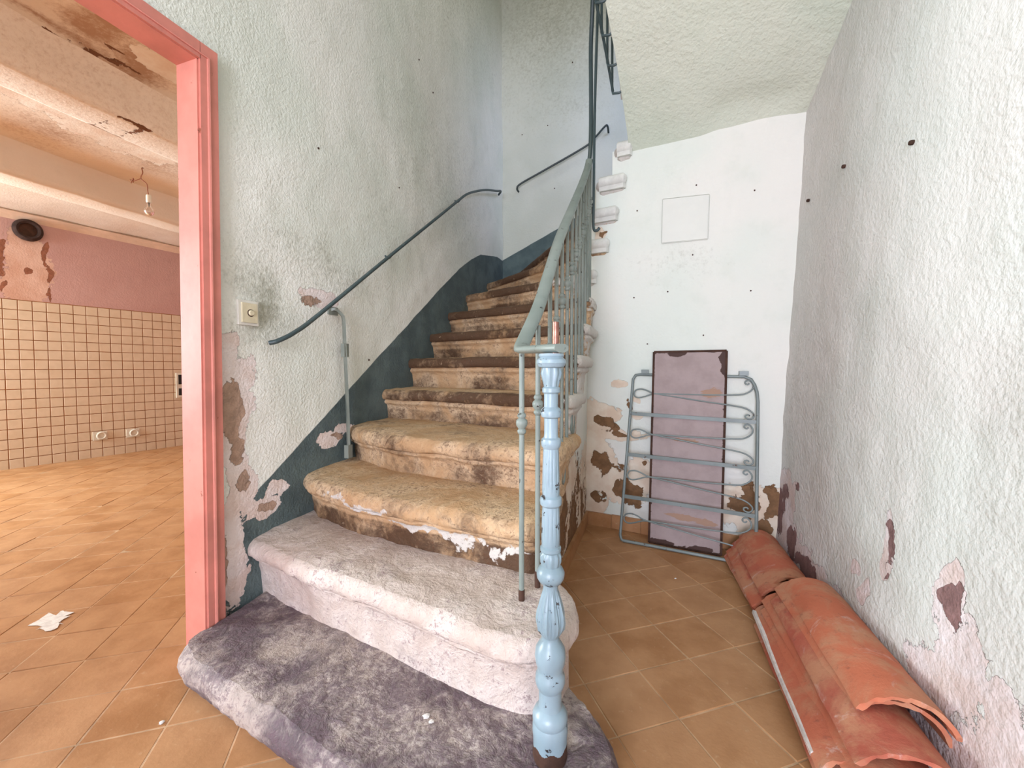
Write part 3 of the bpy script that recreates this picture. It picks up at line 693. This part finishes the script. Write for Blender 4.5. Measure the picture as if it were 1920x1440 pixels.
# upper flight: its steps above the soffit, climbing towards the viewer
for k in range(6):
    y = 2.47 - k * .27
    zs_ = lambda yy: float(np.interp(yy, [.8, 1.2, 1.95, 2.18, 2.42, 2.56, 2.645], [3.32, 3.12, 2.70, 2.575, 2.44, 2.355, 2.30]))
    z = zs_(y) + .205
    xl = float(np.interp(y, [1.2, 1.95, 2.42], [-.33, -.245, -.185])) - .020
    mm = MB()
    pr = [(0, -.12), (0, -.075), (.012, -.07), (.03, -.055), (.034, -.03), (.026, -.008), (.01, 0), (-.30, 0), (-.30, .02)]
    pr = [(.005, zs_(y) + .11 - z)] + pr[1:8] + [(-.27, min(zs_(y - .27) + .11 - z, -.012))]
    if pr[-1][1] > -.01: pr[-1] = (-.27, -.004); pr[-2] = (-.26, 0)
    mm.prism([(xl, y + a_, z + b_) for a_, b_ in pr], (0, 0, 0), (.70 - xl - .02, 0, 0))
    rel(mm, 'step', 'white_end', STAIR, auto=40)

# ================================================================== RAILING
RAIL = thing('stair_railing', 'grey green iron railing with a pale blue cast newel post', 'railing', (-.221, .907, ZT[1]))
rail_pts = [(-.345, 1.078, 1.062), (-.345, 1.25, 1.193), (-.355, 1.424, 1.338), (-.365, 1.636, 1.52), (-.375, 1.963, 1.766), (-.39, 2.35, 2.056), (-.40, 2.60, 2.275), (-.405, 2.69, 2.47), (-.41, 2.72, 2.75), (-.41, 2.70, 3.02), (-.385, 2.60, 3.24), (-.355, 2.42, 3.42), (-.34, 2.15, 3.60), (-.36, 1.6, 3.95)]
path = catmull([(-.195, .895, 1.045), (-.235, .925, 1.046), (-.30, 1.0, 1.048), (-.338, 1.045, 1.05)], 6)[:-1] + catmull(rail_pts, 8)
flat = [(.019, -.004), (.021, .0), (.019, .006), (.010, .010), (-.010, .010), (-.019, .006), (-.021, .0), (-.019, -.004), (-.008, -.009), (.008, -.009)]
cut = next(i for i, p in enumerate(path) if p[2] > 2.26)
m = MB(); m.sweep(path[:cut + 1], flat); HR = rel(m, 'handrail', 'rail', RAIL, auto=50)
m = MB(); m.sweep(path[cut:], [(a_ * .62, b_ * .8) for a_, b_ in flat]); rel(m, 'upper_handrail', 'dark_rail', RAIL, auto=50)['label'] = 'dark upper run of the handrail'
ry = [p[1] for p in rail_pts[:7]]; rz = [p[2] for p in rail_pts[:7]]; rxs = [p[0] for p in rail_pts[:7]]
bal_y = [1.112, 1.245, 1.375, 1.50, 1.62, 1.74, 1.86, 1.98, 2.10, 2.22, 2.34, 2.46, 2.57]
ends = [(3, 1.20), (4, 1.44), (5, 1.78), (6, 2.01), (7, 2.24), (8, 2.46), (9, 2.62)]
for i, y in enumerate(bal_y):
    x = float(np.interp(y, ry, rxs)); zt_ = float(np.interp(y, ry, rz)) - .006
    if i == 1: zt_ -= .055
    if i == 0: x, y = -.353, 1.104
    if i == 1: x, y = -.329, 1.185
    xb = x if i < 2 else x + .012
    k = 2
    for kk, ye in ends:
        if y > ye - .01: k = kk
    if i < 2: zb = ZT[2] - .045 + (.02 if i else 0); hook = False
    else: hook = i in (4, 6, 8, 10, 12); zb = ZT[k] - (.17 if hook else .035)
    tx = .0 if i > 1 else -.012
    p = [(xb, y, zt_), (xb, y, zb + .05)]
    if hook: p += [(xb, y, zb + .015), (xb, y + .008, zb), (xb, y + .025, zb - .008), (xb, y + .042, zb), (xb, y + .050, zb + .015), (xb, y + .05, zb + .10)]
    else: p += [(xb, y, zb)]
    m = MB(); m.tube(p, .0075, 10); bo = rel(m, 'baluster', 'rail', RAIL, auto=60)
    zc = zt_ - .235
    m = MB(); m.lathe([(.0075, -.030), (.011, -.026), (.013, -.019), (.009, -.014), (.0155, -.004), (.0165, .004), (.0155, .010), (.009, .016), (.013, .022), (.011, .028), (.0075, .032)], (xb, y, zc), 16); rel(m, 'collar', 'rail', RAIL, auto=70)
    c = bpy.data.objects[-1] if False else None
# each collar is a sub-part of its baluster
bals = [o for o in RAIL.children if o.name.startswith('baluster')]; cols = [o for o in RAIL.children if o.name.startswith('collar')]
for b_, c_ in zip(bals, cols): c_.parent = b_
# dark foot ferrules on the two balusters standing on the second step
for b_, (y, z) in zip(bals[:2], ((1.104, ZT[2] - .045), (1.185, ZT[2] - .025))):
    x = -.353 if y < 1.15 else -.329; m = MB(); m.tube([(x, y, z - .004), (x, y, z + .075)], .0088, 10); o = rel(m, 'foot', 'rust', RAIL, auto=60); o.parent = b_
# long bar in the stair well and the lower bar of the upper railing
m = MB(); m.tube(catmull([(-.335, 2.60, 1.86), (-.352, 2.60, 1.845), (-.372, 2.60, 1.87), (-.372, 2.60, 2.05), (-.370, 2.60, 2.5), (-.362, 2.60, 2.9), (-.350, 2.58, 3.20)], 6), .0085, 10); rel(m, 'well_bar', 'dark_rail', RAIL, auto=60)
up_edge = [(-.215, 2.35, 2.50), (-.235, 2.18, 2.60), (-.265, 1.95, 2.72), (-.30, 1.7, 2.86), (-.34, 1.4, 3.03)]
m = MB(); m.tube([(x - .022, y, z - .005) for x, y, z in catmull(up_edge, 6)], .007, 8); rel(m, 'lower_bar', 'dark_rail', RAIL, auto=60)
ue = resample(up_edge, 9)
for q in ue:
    x, y, z = q
    m = MB(); m.tube([(x + .03, y, z + .01), (x + .028, y, z - .012), (x + .01, y, z - .018), (x - .022, y, z - .015), (x - .026, y, z + .005), (x - .03, y, z + .55), (x - .03, y, z + .92)], .0065, 8); rel(m, 'baluster', 'dark_rail', RAIL, auto=60)
# newel post: cast and turned
npx = [(1424, 30), (1418, 32), (1380, 33), (1372, 34), (1358, 34), (1352, 32), (1346, 34), (1338, 34), (1330, 30), (1324, 23), (1318, 22), (1290, 22), (1284, 26), (1274, 29), (1262, 28), (1256, 25), (1248, 25), (1240, 28), (1226, 30), (1212, 28), (1202, 22), (1194, 17), (1188, 17), (1182, 21), (1172, 25), (1160, 27), (1146, 26), (1130, 22), (1112, 17), (1098, 14), (1090, 15), (1086, 21), (1078, 26), (1068, 27), (1060, 23), (1055, 18), (1046, 20), (1036, 20), (1030, 17), (1027, 20), (1021, 20), (1018, 17), (1012, 17.5), (945, 16), (941, 20), (934, 21), (928, 20), (924, 16), (920, 16.5), (838, 14.5), (833, 18), (826, 19), (820, 18), (817, 14), (812, 13), (782, 13), (779, 18), (771, 20), (765, 18), (761, 13.5), (737, 13.5), (734, 17), (727, 17), (724, 14), (715, 15), (700, 19), (690, 18), (688, 24), (681, 28), (675, 27), (671, 22), (668, 24), (664, 23)]
def pz(py): return CAM_H - (py - 692) * (CAM_H - ZT[1]) / (1419 - 692) if py > 692 else CAM_H + (692 - py) / 822.0
prof = []
for (py, hw) in npx: prof.append((hw / 845.0, pz(py) - ZT[1]))
pr2 = []
for a, b in zip(prof[:-1], prof[1:]):
    k = max(1, int((b[1] - a[1]) / .012))
    pr2 += [(a[0] + (b[0] - a[0]) * t / k, a[1] + (b[1] - a[1]) * t / k) for t in range(k)]
pr2.append(prof[-1])
zfl = [(pz(1010) - ZT[1], pz(947) - ZT[1]), (pz(918) - ZT[1], pz(840) - ZT[1])]; zlf = (pz(1180) - ZT[1], pz(1100) - ZT[1]); zcap = (pz(723) - ZT[1], pz(692) - ZT[1])
def rmod(z, a):
    for z0, z1 in zfl:
        if z0 < z < z1: return 1 + .07 * (abs(math.sin(6 * a)) ** .6 - .6)
    if zlf[0] < z < zlf[1]: return 1 + .08 * math.cos(8 * a + (z - zlf[0]) * 30) + .04 * math.cos(24 * a)
    if zcap[0] < z < zcap[1]: return 1 + .10 * math.cos(8 * a)
    if pz(1055) - ZT[1] < z < pz(1032) - ZT[1]: return 1 + .06 * math.cos(10 * a)
    return 1
m = MB(); m.lathe(pr2, (-.221, .907, ZT[1]), 72, rmod); NW = rel(m, 'newel_post', 'newel', RAIL, auto=32)
m = MB(); m.lathe([(.0382, -.004), (.0400, .004), (.0398, .024), (.0392, .034)], (-.221, .907, ZT[1]), 40, lambda z, a: 1 if z < .02 else 1 - .03 * abs(math.sin(3.1 * a))); o = rel(m, 'worn_foot', 'rust', RAIL, auto=55); o.parent = NW
o['label'] = 'bare black iron foot of the newel'
m = MB(); m.tube([(-.213, .915, 1.03), (-.213, .915, 1.105)], .0075, 12); o = rel(m, 'threaded_pin', 'copper', RAIL, auto=50); o.parent = NW; o['label'] = 'copper coloured pin on top of the newel'

# --- wall handrails
def handrail(name, label, pts, r, mat, brackets, wall):
    t = thing(name, label, 'handrail', pts[0], 'iron handrails fixed to the stair walls')
    m = MB(); m.tube(catmull(pts, 8), r, 12); rel(m, 'rail', mat, t, auto=60)
    for p in brackets:
        q = (wall[0], p[1], p[2] - .01) if wall[0] is not None else (p[0], wall[1], p[2] - .01)
        m = MB(); m.tube(catmull([p, tuple((np.array(p) + np.array(q)) / 2 + np.array([0, 0, -.02])), q], 5), r * .6, 8); rel(m, 'bracket', mat, t, auto=60)
    return t
handrail('wall_handrail', 'dark teal iron handrail rising along the left wall above the light switch',
         [(-1.475, 1.27, 1.105), (-1.45, 1.29, 1.115), (-1.435, 1.36, 1.155), (-1.435, 1.50, 1.25), (-1.435, 2.06, 1.665), (-1.435, 2.60, 2.06), (-1.435, 2.88, 2.265), (-1.435, 3.05, 2.385), (-1.435, 3.22, 2.475), (-1.435, 3.45, 2.58), (-1.435, 3.70, 2.67), (-1.44, 3.83, 2.72), (-1.475, 3.86, 2.70)], .0095, 'dark_rail', [(-1.437, 2.06, 1.665), (-1.437, 2.95, 2.315)], (-1.49, None))
handrail('wall_handrail', 'short black iron handrail on the far stair wall behind the railing',
         [(-1.315, 4.00, 2.765), (-1.315, 3.955, 2.78), (-1.27, 3.95, 2.82), (-1.0, 3.95, 2.925), (-.65, 3.95, 3.065), (-.56, 3.95, 3.13), (-.47, 3.95, 3.215), (-.445, 3.955, 3.22), (-.44, 4.0, 3.18)], .009, 'black_rail', [], (None, 4.01))

# --- upright pole with bracket on the left wall
t = thing('wall_pole', 'olive grey metal strip pole standing upright against the left wall', 'pole', (-1.455, 1.69, .56))
m = MB(); m.sweep(catmull([(-1.485, 1.625, 1.285), (-1.465, 1.635, 1.286), (-1.452, 1.655, 1.265), (-1.450, 1.667, 1.235), (-1.450, 1.672, 1.10), (-1.452, 1.688, .80), (-1.455, 1.695, .56)], 6), [(-.011, -.006), (.011, -.006), (.011, .006), (-.011, .006)]); rel(m, 'strip', 'pole', t)
m = MB(); m.box(-1.490, -1.478, 1.60, 1.66, 1.262, 1.30); rel(m, 'wall_plate', 'pole', t)
m = MB(); m.box(-1.462, -1.440, 1.658, 1.690, 1.06, 1.125); rel(m, 'latch', 'pole', t)
m = MB(); m.box(-1.468, -1.442, 1.678, 1.708, .555, .62); rel(m, 'foot_clip', 'pole', t)

# --- light switch
t = thing('light_switch', 'cream square light switch with round button beside the door frame', 'light switch', (-1.488, 1.187, 1.215))
m = MB(); m.box(-1.492, -1.480, 1.146, 1.228, 1.168, 1.262); rel(m, 'surround', 'white_plastic', t)
m = MB(); m.box(-1.481, -1.473, 1.156, 1.219, 1.178, 1.252); rel(m, 'plate', 'cream_plastic', t)
m = MB(); m.lathe([(.011, 0), (.011, .006), (.009, .009), (.0, .009)], (-1.474, 1.190, 1.215), 20, axis=(1, 0, 0)); o = rel(m, 'button', 'cream_plastic', t, auto=40)
m = MB(); m.tube([(-1.4725, 1.190 + .0125 * math.cos(a * .314), 1.215 + .0125 * math.sin(a * .314)) for a in range(20)], .0018, 6, True); rel(m, 'button_ring', 'rust', t, auto=60)

# --- details on the back wall: access panel, dark discs for holes, wall plugs
pu0, pu1 = .462, .705
def bwq(u, v, off): return Vector(bpt(u, v, off))
m = MB(); vs = [bwq(pu0, 1.735, .0), bwq(pu1 - .005, 1.725, .0), bwq(pu1, 1.962, .0), bwq(pu0 + .003, 1.982, .0)]; off = Vector((BN[0], BN[1], 0))
m.prism(vs, -off * .004, off * .006); o = m.obj('access_panel', 'panel_paint', WB); o['label'] = 'square flush cover painted over'
m = MB(); cs = [bwq(pu0 - .004, 1.730, .0045), bwq(pu1, 1.720, .0045), bwq(pu1 + .005, 1.967, .0045), bwq(pu0 - .001, 1.987, .0045)]
loop = []
for a, b in zip(cs, cs[1:] + cs[:1]): loop += [a.lerp(b, t_) for t_ in (0.02, .3, .6, .98)]
m.tube(loop, .0012, 6, True); m.obj('panel_seam', 'plain_wall', WB)
def ub(x): return (x - BA[0]) / BD[0]
for (x, z) in [(-.117, 1.946), (.202, 2.03), (.482, 1.944), (-.13, 1.431), (.474, 1.418), (.189, 1.645), (.25, 1.19), (-.05, 1.15), (.06, 1.45), (-.2, 2.105)]:
    m = MB(); m.lathe([(.004, 0), (.004, .003), (.002, .004), (0, .004)], bpt(ub(x), z, .002), 10, axis=(BN[0], BN[1], 0)); m.obj('dark_hole_disc', 'rust', WB)  # small holes: their darkness is put into the colour of raised discs
WR = bpy.data.objects['wall_right']
for (y, z) in [(1.567, 1.667), (2.01, 1.80), (2.37, 1.805)]:
    x = rx(y, z)
    m = MB(); m.lathe([(.007, -.004), (.0075, .003), (.006, .007), (.003, .008), (0, .008)], (x - .004, y, z), 14, axis=(-1, 0, 0)); m.obj('wall_plug', 'rust', WR)

# ================================================================== GATE AND SHEET leaning on the back wall
BL, BR, TL, TR = [np.array(p) for p in ((-.187, 2.452, .010), (.487, 2.350, .010), (-.128, 2.612, .968), (.512, 2.508, .958))]
G = thing('iron_gate', 'grey wrought iron gate panel with scrolls leaning on the wall', 'gate', tuple((BL + BR) / 2))
def gp(u, v): return tuple((BL * (1 - u) + BR * u) * (1 - v) + (TL * (1 - u) + TR * u) * v)
m = MB(); m.tube([gp(u, v) for u, v in [(1, .0), (1, .3), (1, .6), (1, .86), (.993, .915), (.975, .955), (.95, .985), (.90, 1.0), (.5, 1.0), (.06, 1.0), (.02, .995), (0, .97), (0, .5), (.0, .03), (.012, .006), (.03, 0), (.5, 0), (.97, .0)]], .0085, 10, True); rel(m, 'frame', 'gate', G, auto=60)
nrm = Vector(np.cross(BR - BL, TL - BL)).normalized()
vb = [0.0, .258, .508, .757, 1.0]
for v in vb[1:4]:
    m = MB(); m.sweep([gp(.0, v), gp(1.0, v - .006)], [(-.0045, -.010), (.0045, -.010), (.0045, .010), (-.0045, .010)]); rel(m, 'bar', 'gate', G)
def spiral(c, r0, a0, turns, n=14): return [(c[0] + r0 * (1 - .7 * k / n) * math.cos(a0 + turns * 2 * math.pi * k / n), c[1] + r0 * (1 - .7 * k / n) * math.sin(a0 + turns * 2 * math.pi * k / n)) for k in range(n + 1)]
for b in range(4):
    v0, v1 = vb[b], vb[b + 1]
    A = [(.85, .31), (.93, .25), (.972, .15), (.968, .07), (.945, .035), (.918, .06), (.915, .11), (.935, .13), (.945, .10)]
    Bq = [(.85, .575), (.92, .62), (.962, .72), (.965, .83), (.94, .91), (.915, .90), (.908, .85), (.925, .82), (.938, .85)]
    s1 = Bq[::-1] + [(.6, .545), (.4, .535), (.2, .52), (.12, .45), (.065, .41), (.03, .44), (.02, .52), (.035, .60), (.08, .63), (.13, .60), (.2, .53), (.4, .46), (.6, .39)] + A
    pts = catmull([gp(u, v0 + (v1 - v0) * w) for u, w in s1], 5)
    m = MB(); m.tube(pts, .0042, 8); rel(m, 'scroll', 'gate', G, auto=60)
for u in (.105, .895):
    c = Vector(gp(u, 1.0)); m = MB(); m.obox(c + Vector((0, -.004, .018)), BR - BL, (0, 1, 0), (0, 0, 1), .022, .010, .012); rel(m, 'hinge_lug', 'gate', G)

SBL, SBR, STL, STR = [np.array(p) for p in ((-.026, 2.492, .004), (.340, 2.437, .004), (-.012, 2.600, 1.10), (.365, 2.541, 1.10))]
Sh = thing('metal_sheet', 'tall mauve grey metal sheet with rusty rim leaning behind the gate', 'metal sheet', tuple((SBL + SBR) / 2))
us, vs_ = np.linspace(0, 1, 24), np.linspace(0, 1, 64); P = []; uvs = []
for u in us:
    for v in vs_:
        P.append((SBL * (1 - u) + SBR * u) * (1 - v) + (STL * (1 - u) + STR * u) * v); uvs.append((u * .37, v * 1.1))
P = np.array(P); uvs = np.array(uvs); sn = np.cross(SBR - SBL, STL - SBL); sn /= np.linalg.norm(sn)
if sn[1] > 0: sn = -sn
F = [(i * 64 + j, (i + 1) * 64 + j, (i + 1) * 64 + j + 1, i * 64 + j + 1) for i in range(23) for j in range(63)]
edge = np.minimum.reduce([uvs[:, 0], .37 - uvs[:, 0], 1.1 - uvs[:, 1], uvs[:, 1]])
rust = np.maximum((.006 - edge) * 12, blobs(uvs, [(.08, .012, .10, .014), (.25, .01, .12, .012), (.12, 1.09, .05, .016), (.36, 1.06, .02, .05), (.36, .98, .01, .04)], 3, .01, 20))
flk = blobs(uvs, [(.18, .17, .10, .018), (.30, .155, .06, .016), (.30, .86, .05, .03), (.18, .60, .07, .012)], 9, .01, 20)
link_mesh('panel', np.r_[P + sn * .004] - np.array(Sh.location), F, 'sheet', Sh, False, dict(rust=rust, flake=flk))
m = MB()
for a, b in ((SBL, STL), (STL, STR), (STR, SBR), (SBR, SBL)):
    m.sweep([tuple(a), tuple(b)], [(-.006, -.006), (.006, -.006), (.006, .006), (-.006, .006)], up=tuple(sn))
m.prism([tuple(SBL), tuple(SBR), tuple(STR), tuple(STL)], tuple(sn * .0), tuple(sn * .003))
rel(m, 'rim', 'rust', Sh)

# ================================================================== ROOF TILES in two stacks along the right wall
def roof_tile(label, group, c, L, r0, r1, rot, roll, seed, arc_deg=132, pitch=0.0):
    """half-round clay tile, convex up; c = middle of the far end at the spring line"""
    th = .0135; na, nl = 18, 14; V = []; F = []
    rng = random.Random(seed)
    for s in (0, 1):
        for i in range(nl + 1):
            f = i / nl; r = r0 + (r1 - r0) * f - s * th
            for j in range(na + 1):
                a = R(90 + arc_deg / 2 - arc_deg * j / na)
                jl = (rng.uniform(-.004, .004) if i in (0, nl) else 0)
                V.append((r * math.cos(a), -f * L + jl, (r * math.sin(a) - (r0 - s * th * .6) * math.cos(R(arc_deg / 2))) * .95))
    V = np.array(V); V += np.c_[fbm(V * 14 + seed, seed, 3), fbm(V * 10, seed + 3, 3), fbm(V * 14 + 7, seed + 5, 3)] * .005
    n = (nl + 1) * (na + 1); w = na + 1
    for i in range(nl):
        for j in range(na):
            a = i * w + j
            F.append((a, a + w, a + w + 1, a + 1)); F.append((n + a, n + a + 1, n + a + w + 1, n + a + w))
        F.append((i * w, n + i * w, n + (i + 1) * w, (i + 1) * w)); F.append((i * w + na, (i + 1) * w + na, n + (i + 1) * w + na, n + i * w + na))
    for j in range(na):
        F.append((j, j + 1, n + j + 1, n + j)); a = nl * w + j; F.append((a, n + a, n + a + 1, a + 1))
    o = link_mesh('roof_tile', V, F, 'roof_tile', None, True); o.data.set_sharp_from_angle(angle=R(50))
    o.location = c; o.rotation_euler = (pitch, roll, rot)
    return tag(o, label, 'roof tile', group)
ORD = ['bottom', 'second', 'third', 'fourth', 'fifth', 'sixth', 'top']
rear = [(.448, 2.40, .006, .112, .03), (.458, 2.385, .033, .112, -.01), (.474, 2.41, .060, .110, .02), (.490, 2.39, .088, .108, -.016), (.510, 2.405, .116, .104, .01)]
for i, (x, y, z, r, dr) in enumerate(rear):
    nm = 'topmost' if i == 4 else 'lowest' if i == 0 else ORD[i] + ' from the floor'
    roof_tile('curved clay roof tile, %s in the farther stack by the gate' % nm, 'roof tiles in the farther stack', (x, y, z), .50 + .02 * (i % 2), r, r - .006, R(2) + dr, R(7 + 1.5 * (i % 3)), 400 + i)
front = [(.470, 1.79, .006, .116, .00), (.474, 1.82, .034, .116, -.02), (.490, 1.78, .060, .115, .02), (.500, 1.82, .088, .114, .035), (.518, 1.77, .114, .112, -.010), (.534, 1.81, .142, .108, .022), (.556, 1.79, .170, .104, -.012)]
for i, (x, y, z, r, dr) in enumerate(front):
    nm = 'topmost' if i == 6 else 'lowest' if i == 0 else ORD[i] + ' from the floor'
    roof_tile('curved clay roof tile, %s in the nearer stack by the right wall' % nm, 'roof tiles in the nearer stack', (x, y, z), .60 + (.03 * (i % 3) + .06 if i < 5 else 0), r, r + .006, R(1.5) + dr, R(7 + 2 * (i % 3)), 440 + i)

lt = [o for o in bpy.data.objects if o.name.startswith('roof_tile') and 'second from the floor in the nearer' in o.get('label', '')][0]
m = MB(); a_ = R(90 + 66); rr = .110
m.sweep([(rr * math.cos(a_) - .004, -t_ * .66, .006 + .002 * math.sin(t_ * 9)) for t_ in np.linspace(.02, .98, 20)], [(-.007, -.006), (.007, -.006), (.006, .006), (-.006, .006)])
lo = m.obj('lime_edge', 'plaster_bit', lt, auto=50); lo['label'] = 'whitish lime crust along the tile edge'

# ================================================================== KITCHEN THINGS
t = thing('pendant_bulb', 'bare light bulb hanging from a twisted cable below the kitchen ceiling', 'light bulb', (-3.85, 2.2, KC))
x, y = -3.85, 2.2
m = MB(); m.tube(catmull([(x, y, KC), (x + .01, y, KC - .04), (x - .012, y, KC - .08), (x + .02, y + .02, KC - .12), (x + .03, y + .02, KC - .18), (x + .04, y + .02, KC - .22)], 5), .004, 8); rel(m, 'cable', 'cable', t, auto=60)
m = MB(); m.tube(catmull([(x - .01, y, KC - .08), (x - .05, y - .02, KC - .10), (x - .09, y - .03, KC - .09), (x - .07, y - .02, KC - .11), (x - .05, y - .03, KC - .085), (x - .08, y - .03, KC - .12)], 5), .003, 6); rel(m, 'loose_wire', 'cable', t, auto=60)
m = MB(); m.lathe([(.0, 0), (.016, 0), (.018, -.01), (.018, -.055), (.014, -.06), (0, -.06)], (x + .04, y + .02, KC - .21), 16); rel(m, 'socket', 'white_plastic', t, auto=50)
m = MB(); m.lathe([(.013, 0), (.014, -.02), (.022, -.04), (.031, -.06), (.033, -.075), (.028, -.09), (.015, -.103), (0.0005, -.106)], (x + .04, y + .02, KC - .265), 20); rel(m, 'glass', 'glass', t, auto=60)
c = kpt(ku(2.44), 2.41, .02)
t = thing('flue_collar', 'dark round flue hole collar high on the pink kitchen wall', 'flue collar', c)
m = MB(); m.lathe([(.070, -.03), (.105, -.02), (.110, .0), (.105, .02), (.085, .03), (.066, .02), (.064, -.03)], c, 32, axis=(KN[0], KN[1], 0)); rel(m, 'ring', 'socket_dark', t, auto=50)
m = MB(); m.lathe([(.066, -.015), (.066, -.005), (0, -.004)], c, 24, axis=(KN[0], KN[1], 0)); rel(m, 'inner_plate', 'rust', t, auto=50)
for (y, z, lab) in ((2.925, .24, 'farther left'), (3.215, .232, 'right')):
    c = kpt(ku(y), z, .008)
    t = thing('pipe_outlet', 'round cream pipe outlet low on the tiled wall, the %s' % ('one nearer the flue' if y < 3 else 'one nearer the door frame'), 'pipe outlet', c, 'pipe outlets on the tiled wall')
    m = MB(); m.obox(c, (KD[0], KD[1], 0), (KN[0], KN[1], 0), (0, 0, 1), .060, .010, .048); rel(m, 'plate', 'white_plastic', t)
    cc = kpt(ku(y) + .01, z, .020)
    m = MB(); m.tube([Vector(cc) + Vector((KD[0], KD[1], 0)) * .036 * math.cos(a * .2618) + Vector((0, 0, 1)) * .036 * math.sin(a * .2618) for a in range(24)], .010, 8, True); rel(m, 'ring', 'white_plastic', t, auto=60)
c = kpt(ku(3.715), .79, .012)
t = thing('wall_socket', 'white double wall socket plate with two black inserts on the tiles', 'wall socket', c)
m = MB(); m.obox(c, (KD[0], KD[1], 0), (KN[0], KN[1], 0), (0, 0, 1), .055, .010, .16); rel(m, 'plate', 'white_plastic', t)
for z, h in ((.865, .062), (.705, .045)):
    m = MB(); m.obox(kpt(ku(3.715) + .006, z, .024), (KD[0], KD[1], 0), (KN[0], KN[1], 0), (0, 0, 1), .038, .006, h); rel(m, 'insert', 'black_plastic', t)

for (y, z) in [(2.44, 3.02), (1.56, 2.02), (2.62, 2.92), (1.9, 1.05), (2.2, 2.1)]:
    m = MB(); m.lathe([(.0045, -.004), (.0045, .006), (.0, .007)], (XL, y, z), 8, axis=(1, 0, 0)); m.obj('nail_hole_disc', 'rust', bpy.data.objects['wall_left'])  # nail holes drawn as raised studs, the hole's shade is their dark colour
for (x, z) in [(-1.28, 3.32), (-1.02, 3.36), (-.78, 3.9), (-.95, 2.75)]:
    m = MB(); m.lathe([(.005, -.004), (.005, .006), (.0, .007)], (x, YS, z), 8, axis=(0, -1, 0)); m.obj('nail_hole_disc', 'rust', bpy.data.objects['wall_far'])  # far wall nail holes, shade again painted as dark raised studs
sp = MB(); n_ = 26; rg = random.Random(5)
rim = [(math.cos(2 * math.pi * k / n_) * rg.uniform(.045, .10), math.sin(2 * math.pi * k / n_) * rg.uniform(.02, .07), 0) for k in range(n_)]
sp.prism(rim, (0, 0, 0), (0, 0, .0012)); o = sp.obj('plaster_splash', 'plaster_bit'); o.location = (-2.25, .93, .0015); o.rotation_euler = (0, 0, R(-36))
tag(o, 'flat white plaster splash on the kitchen floor near the door frame', 'plaster splash')

# --- crumbs of plaster on the floor and steps
def crumb(loc, s, label, seed):
    rng = random.Random(seed); m = MB(); n = 7
    ring = lambda k, z: [(k * s * (rng.uniform(.6, 1.1)) * math.cos(2 * math.pi * i / n), k * s * rng.uniform(.6, 1.1) * math.sin(2 * math.pi * i / n), z * s) for i in range(n)]
    a, b, c_ = ring(1, 0), ring(.95, .25), ring(.5, .5)
    m.add(a + b + c_ + [(0, 0, .55 * s)], [(i, (i + 1) % n, n + (i + 1) % n, n + i) for i in range(n)] + [(n + i, n + (i + 1) % n, 2 * n + (i + 1) % n, 2 * n + i) for i in range(n)] + [(2 * n + i, 2 * n + (i + 1) % n, 3 * n) for i in range(n)] + [tuple(reversed(range(n)))])
    o = m.obj('plaster_crumb', 'plaster_bit'); o.location = loc
    return tag(o, label, 'plaster crumb', 'plaster crumbs')
crumb((-.545, .905, ZT[1] + .001), .011, 'white plaster crumb lying on the lowest stone slab', 1)
crumb((-.525, .895, ZT[1] + .001), .008, 'smaller white plaster crumb beside another on the lowest slab', 2)
crumb((-1.31, .755, .0), .008, 'tiny white plaster crumb on the floor in front of the lowest slab', 3)
crumb((.10, 2.10, .0), .006, 'tiny pale crumb on the tiles in front of the metal sheet', 4)
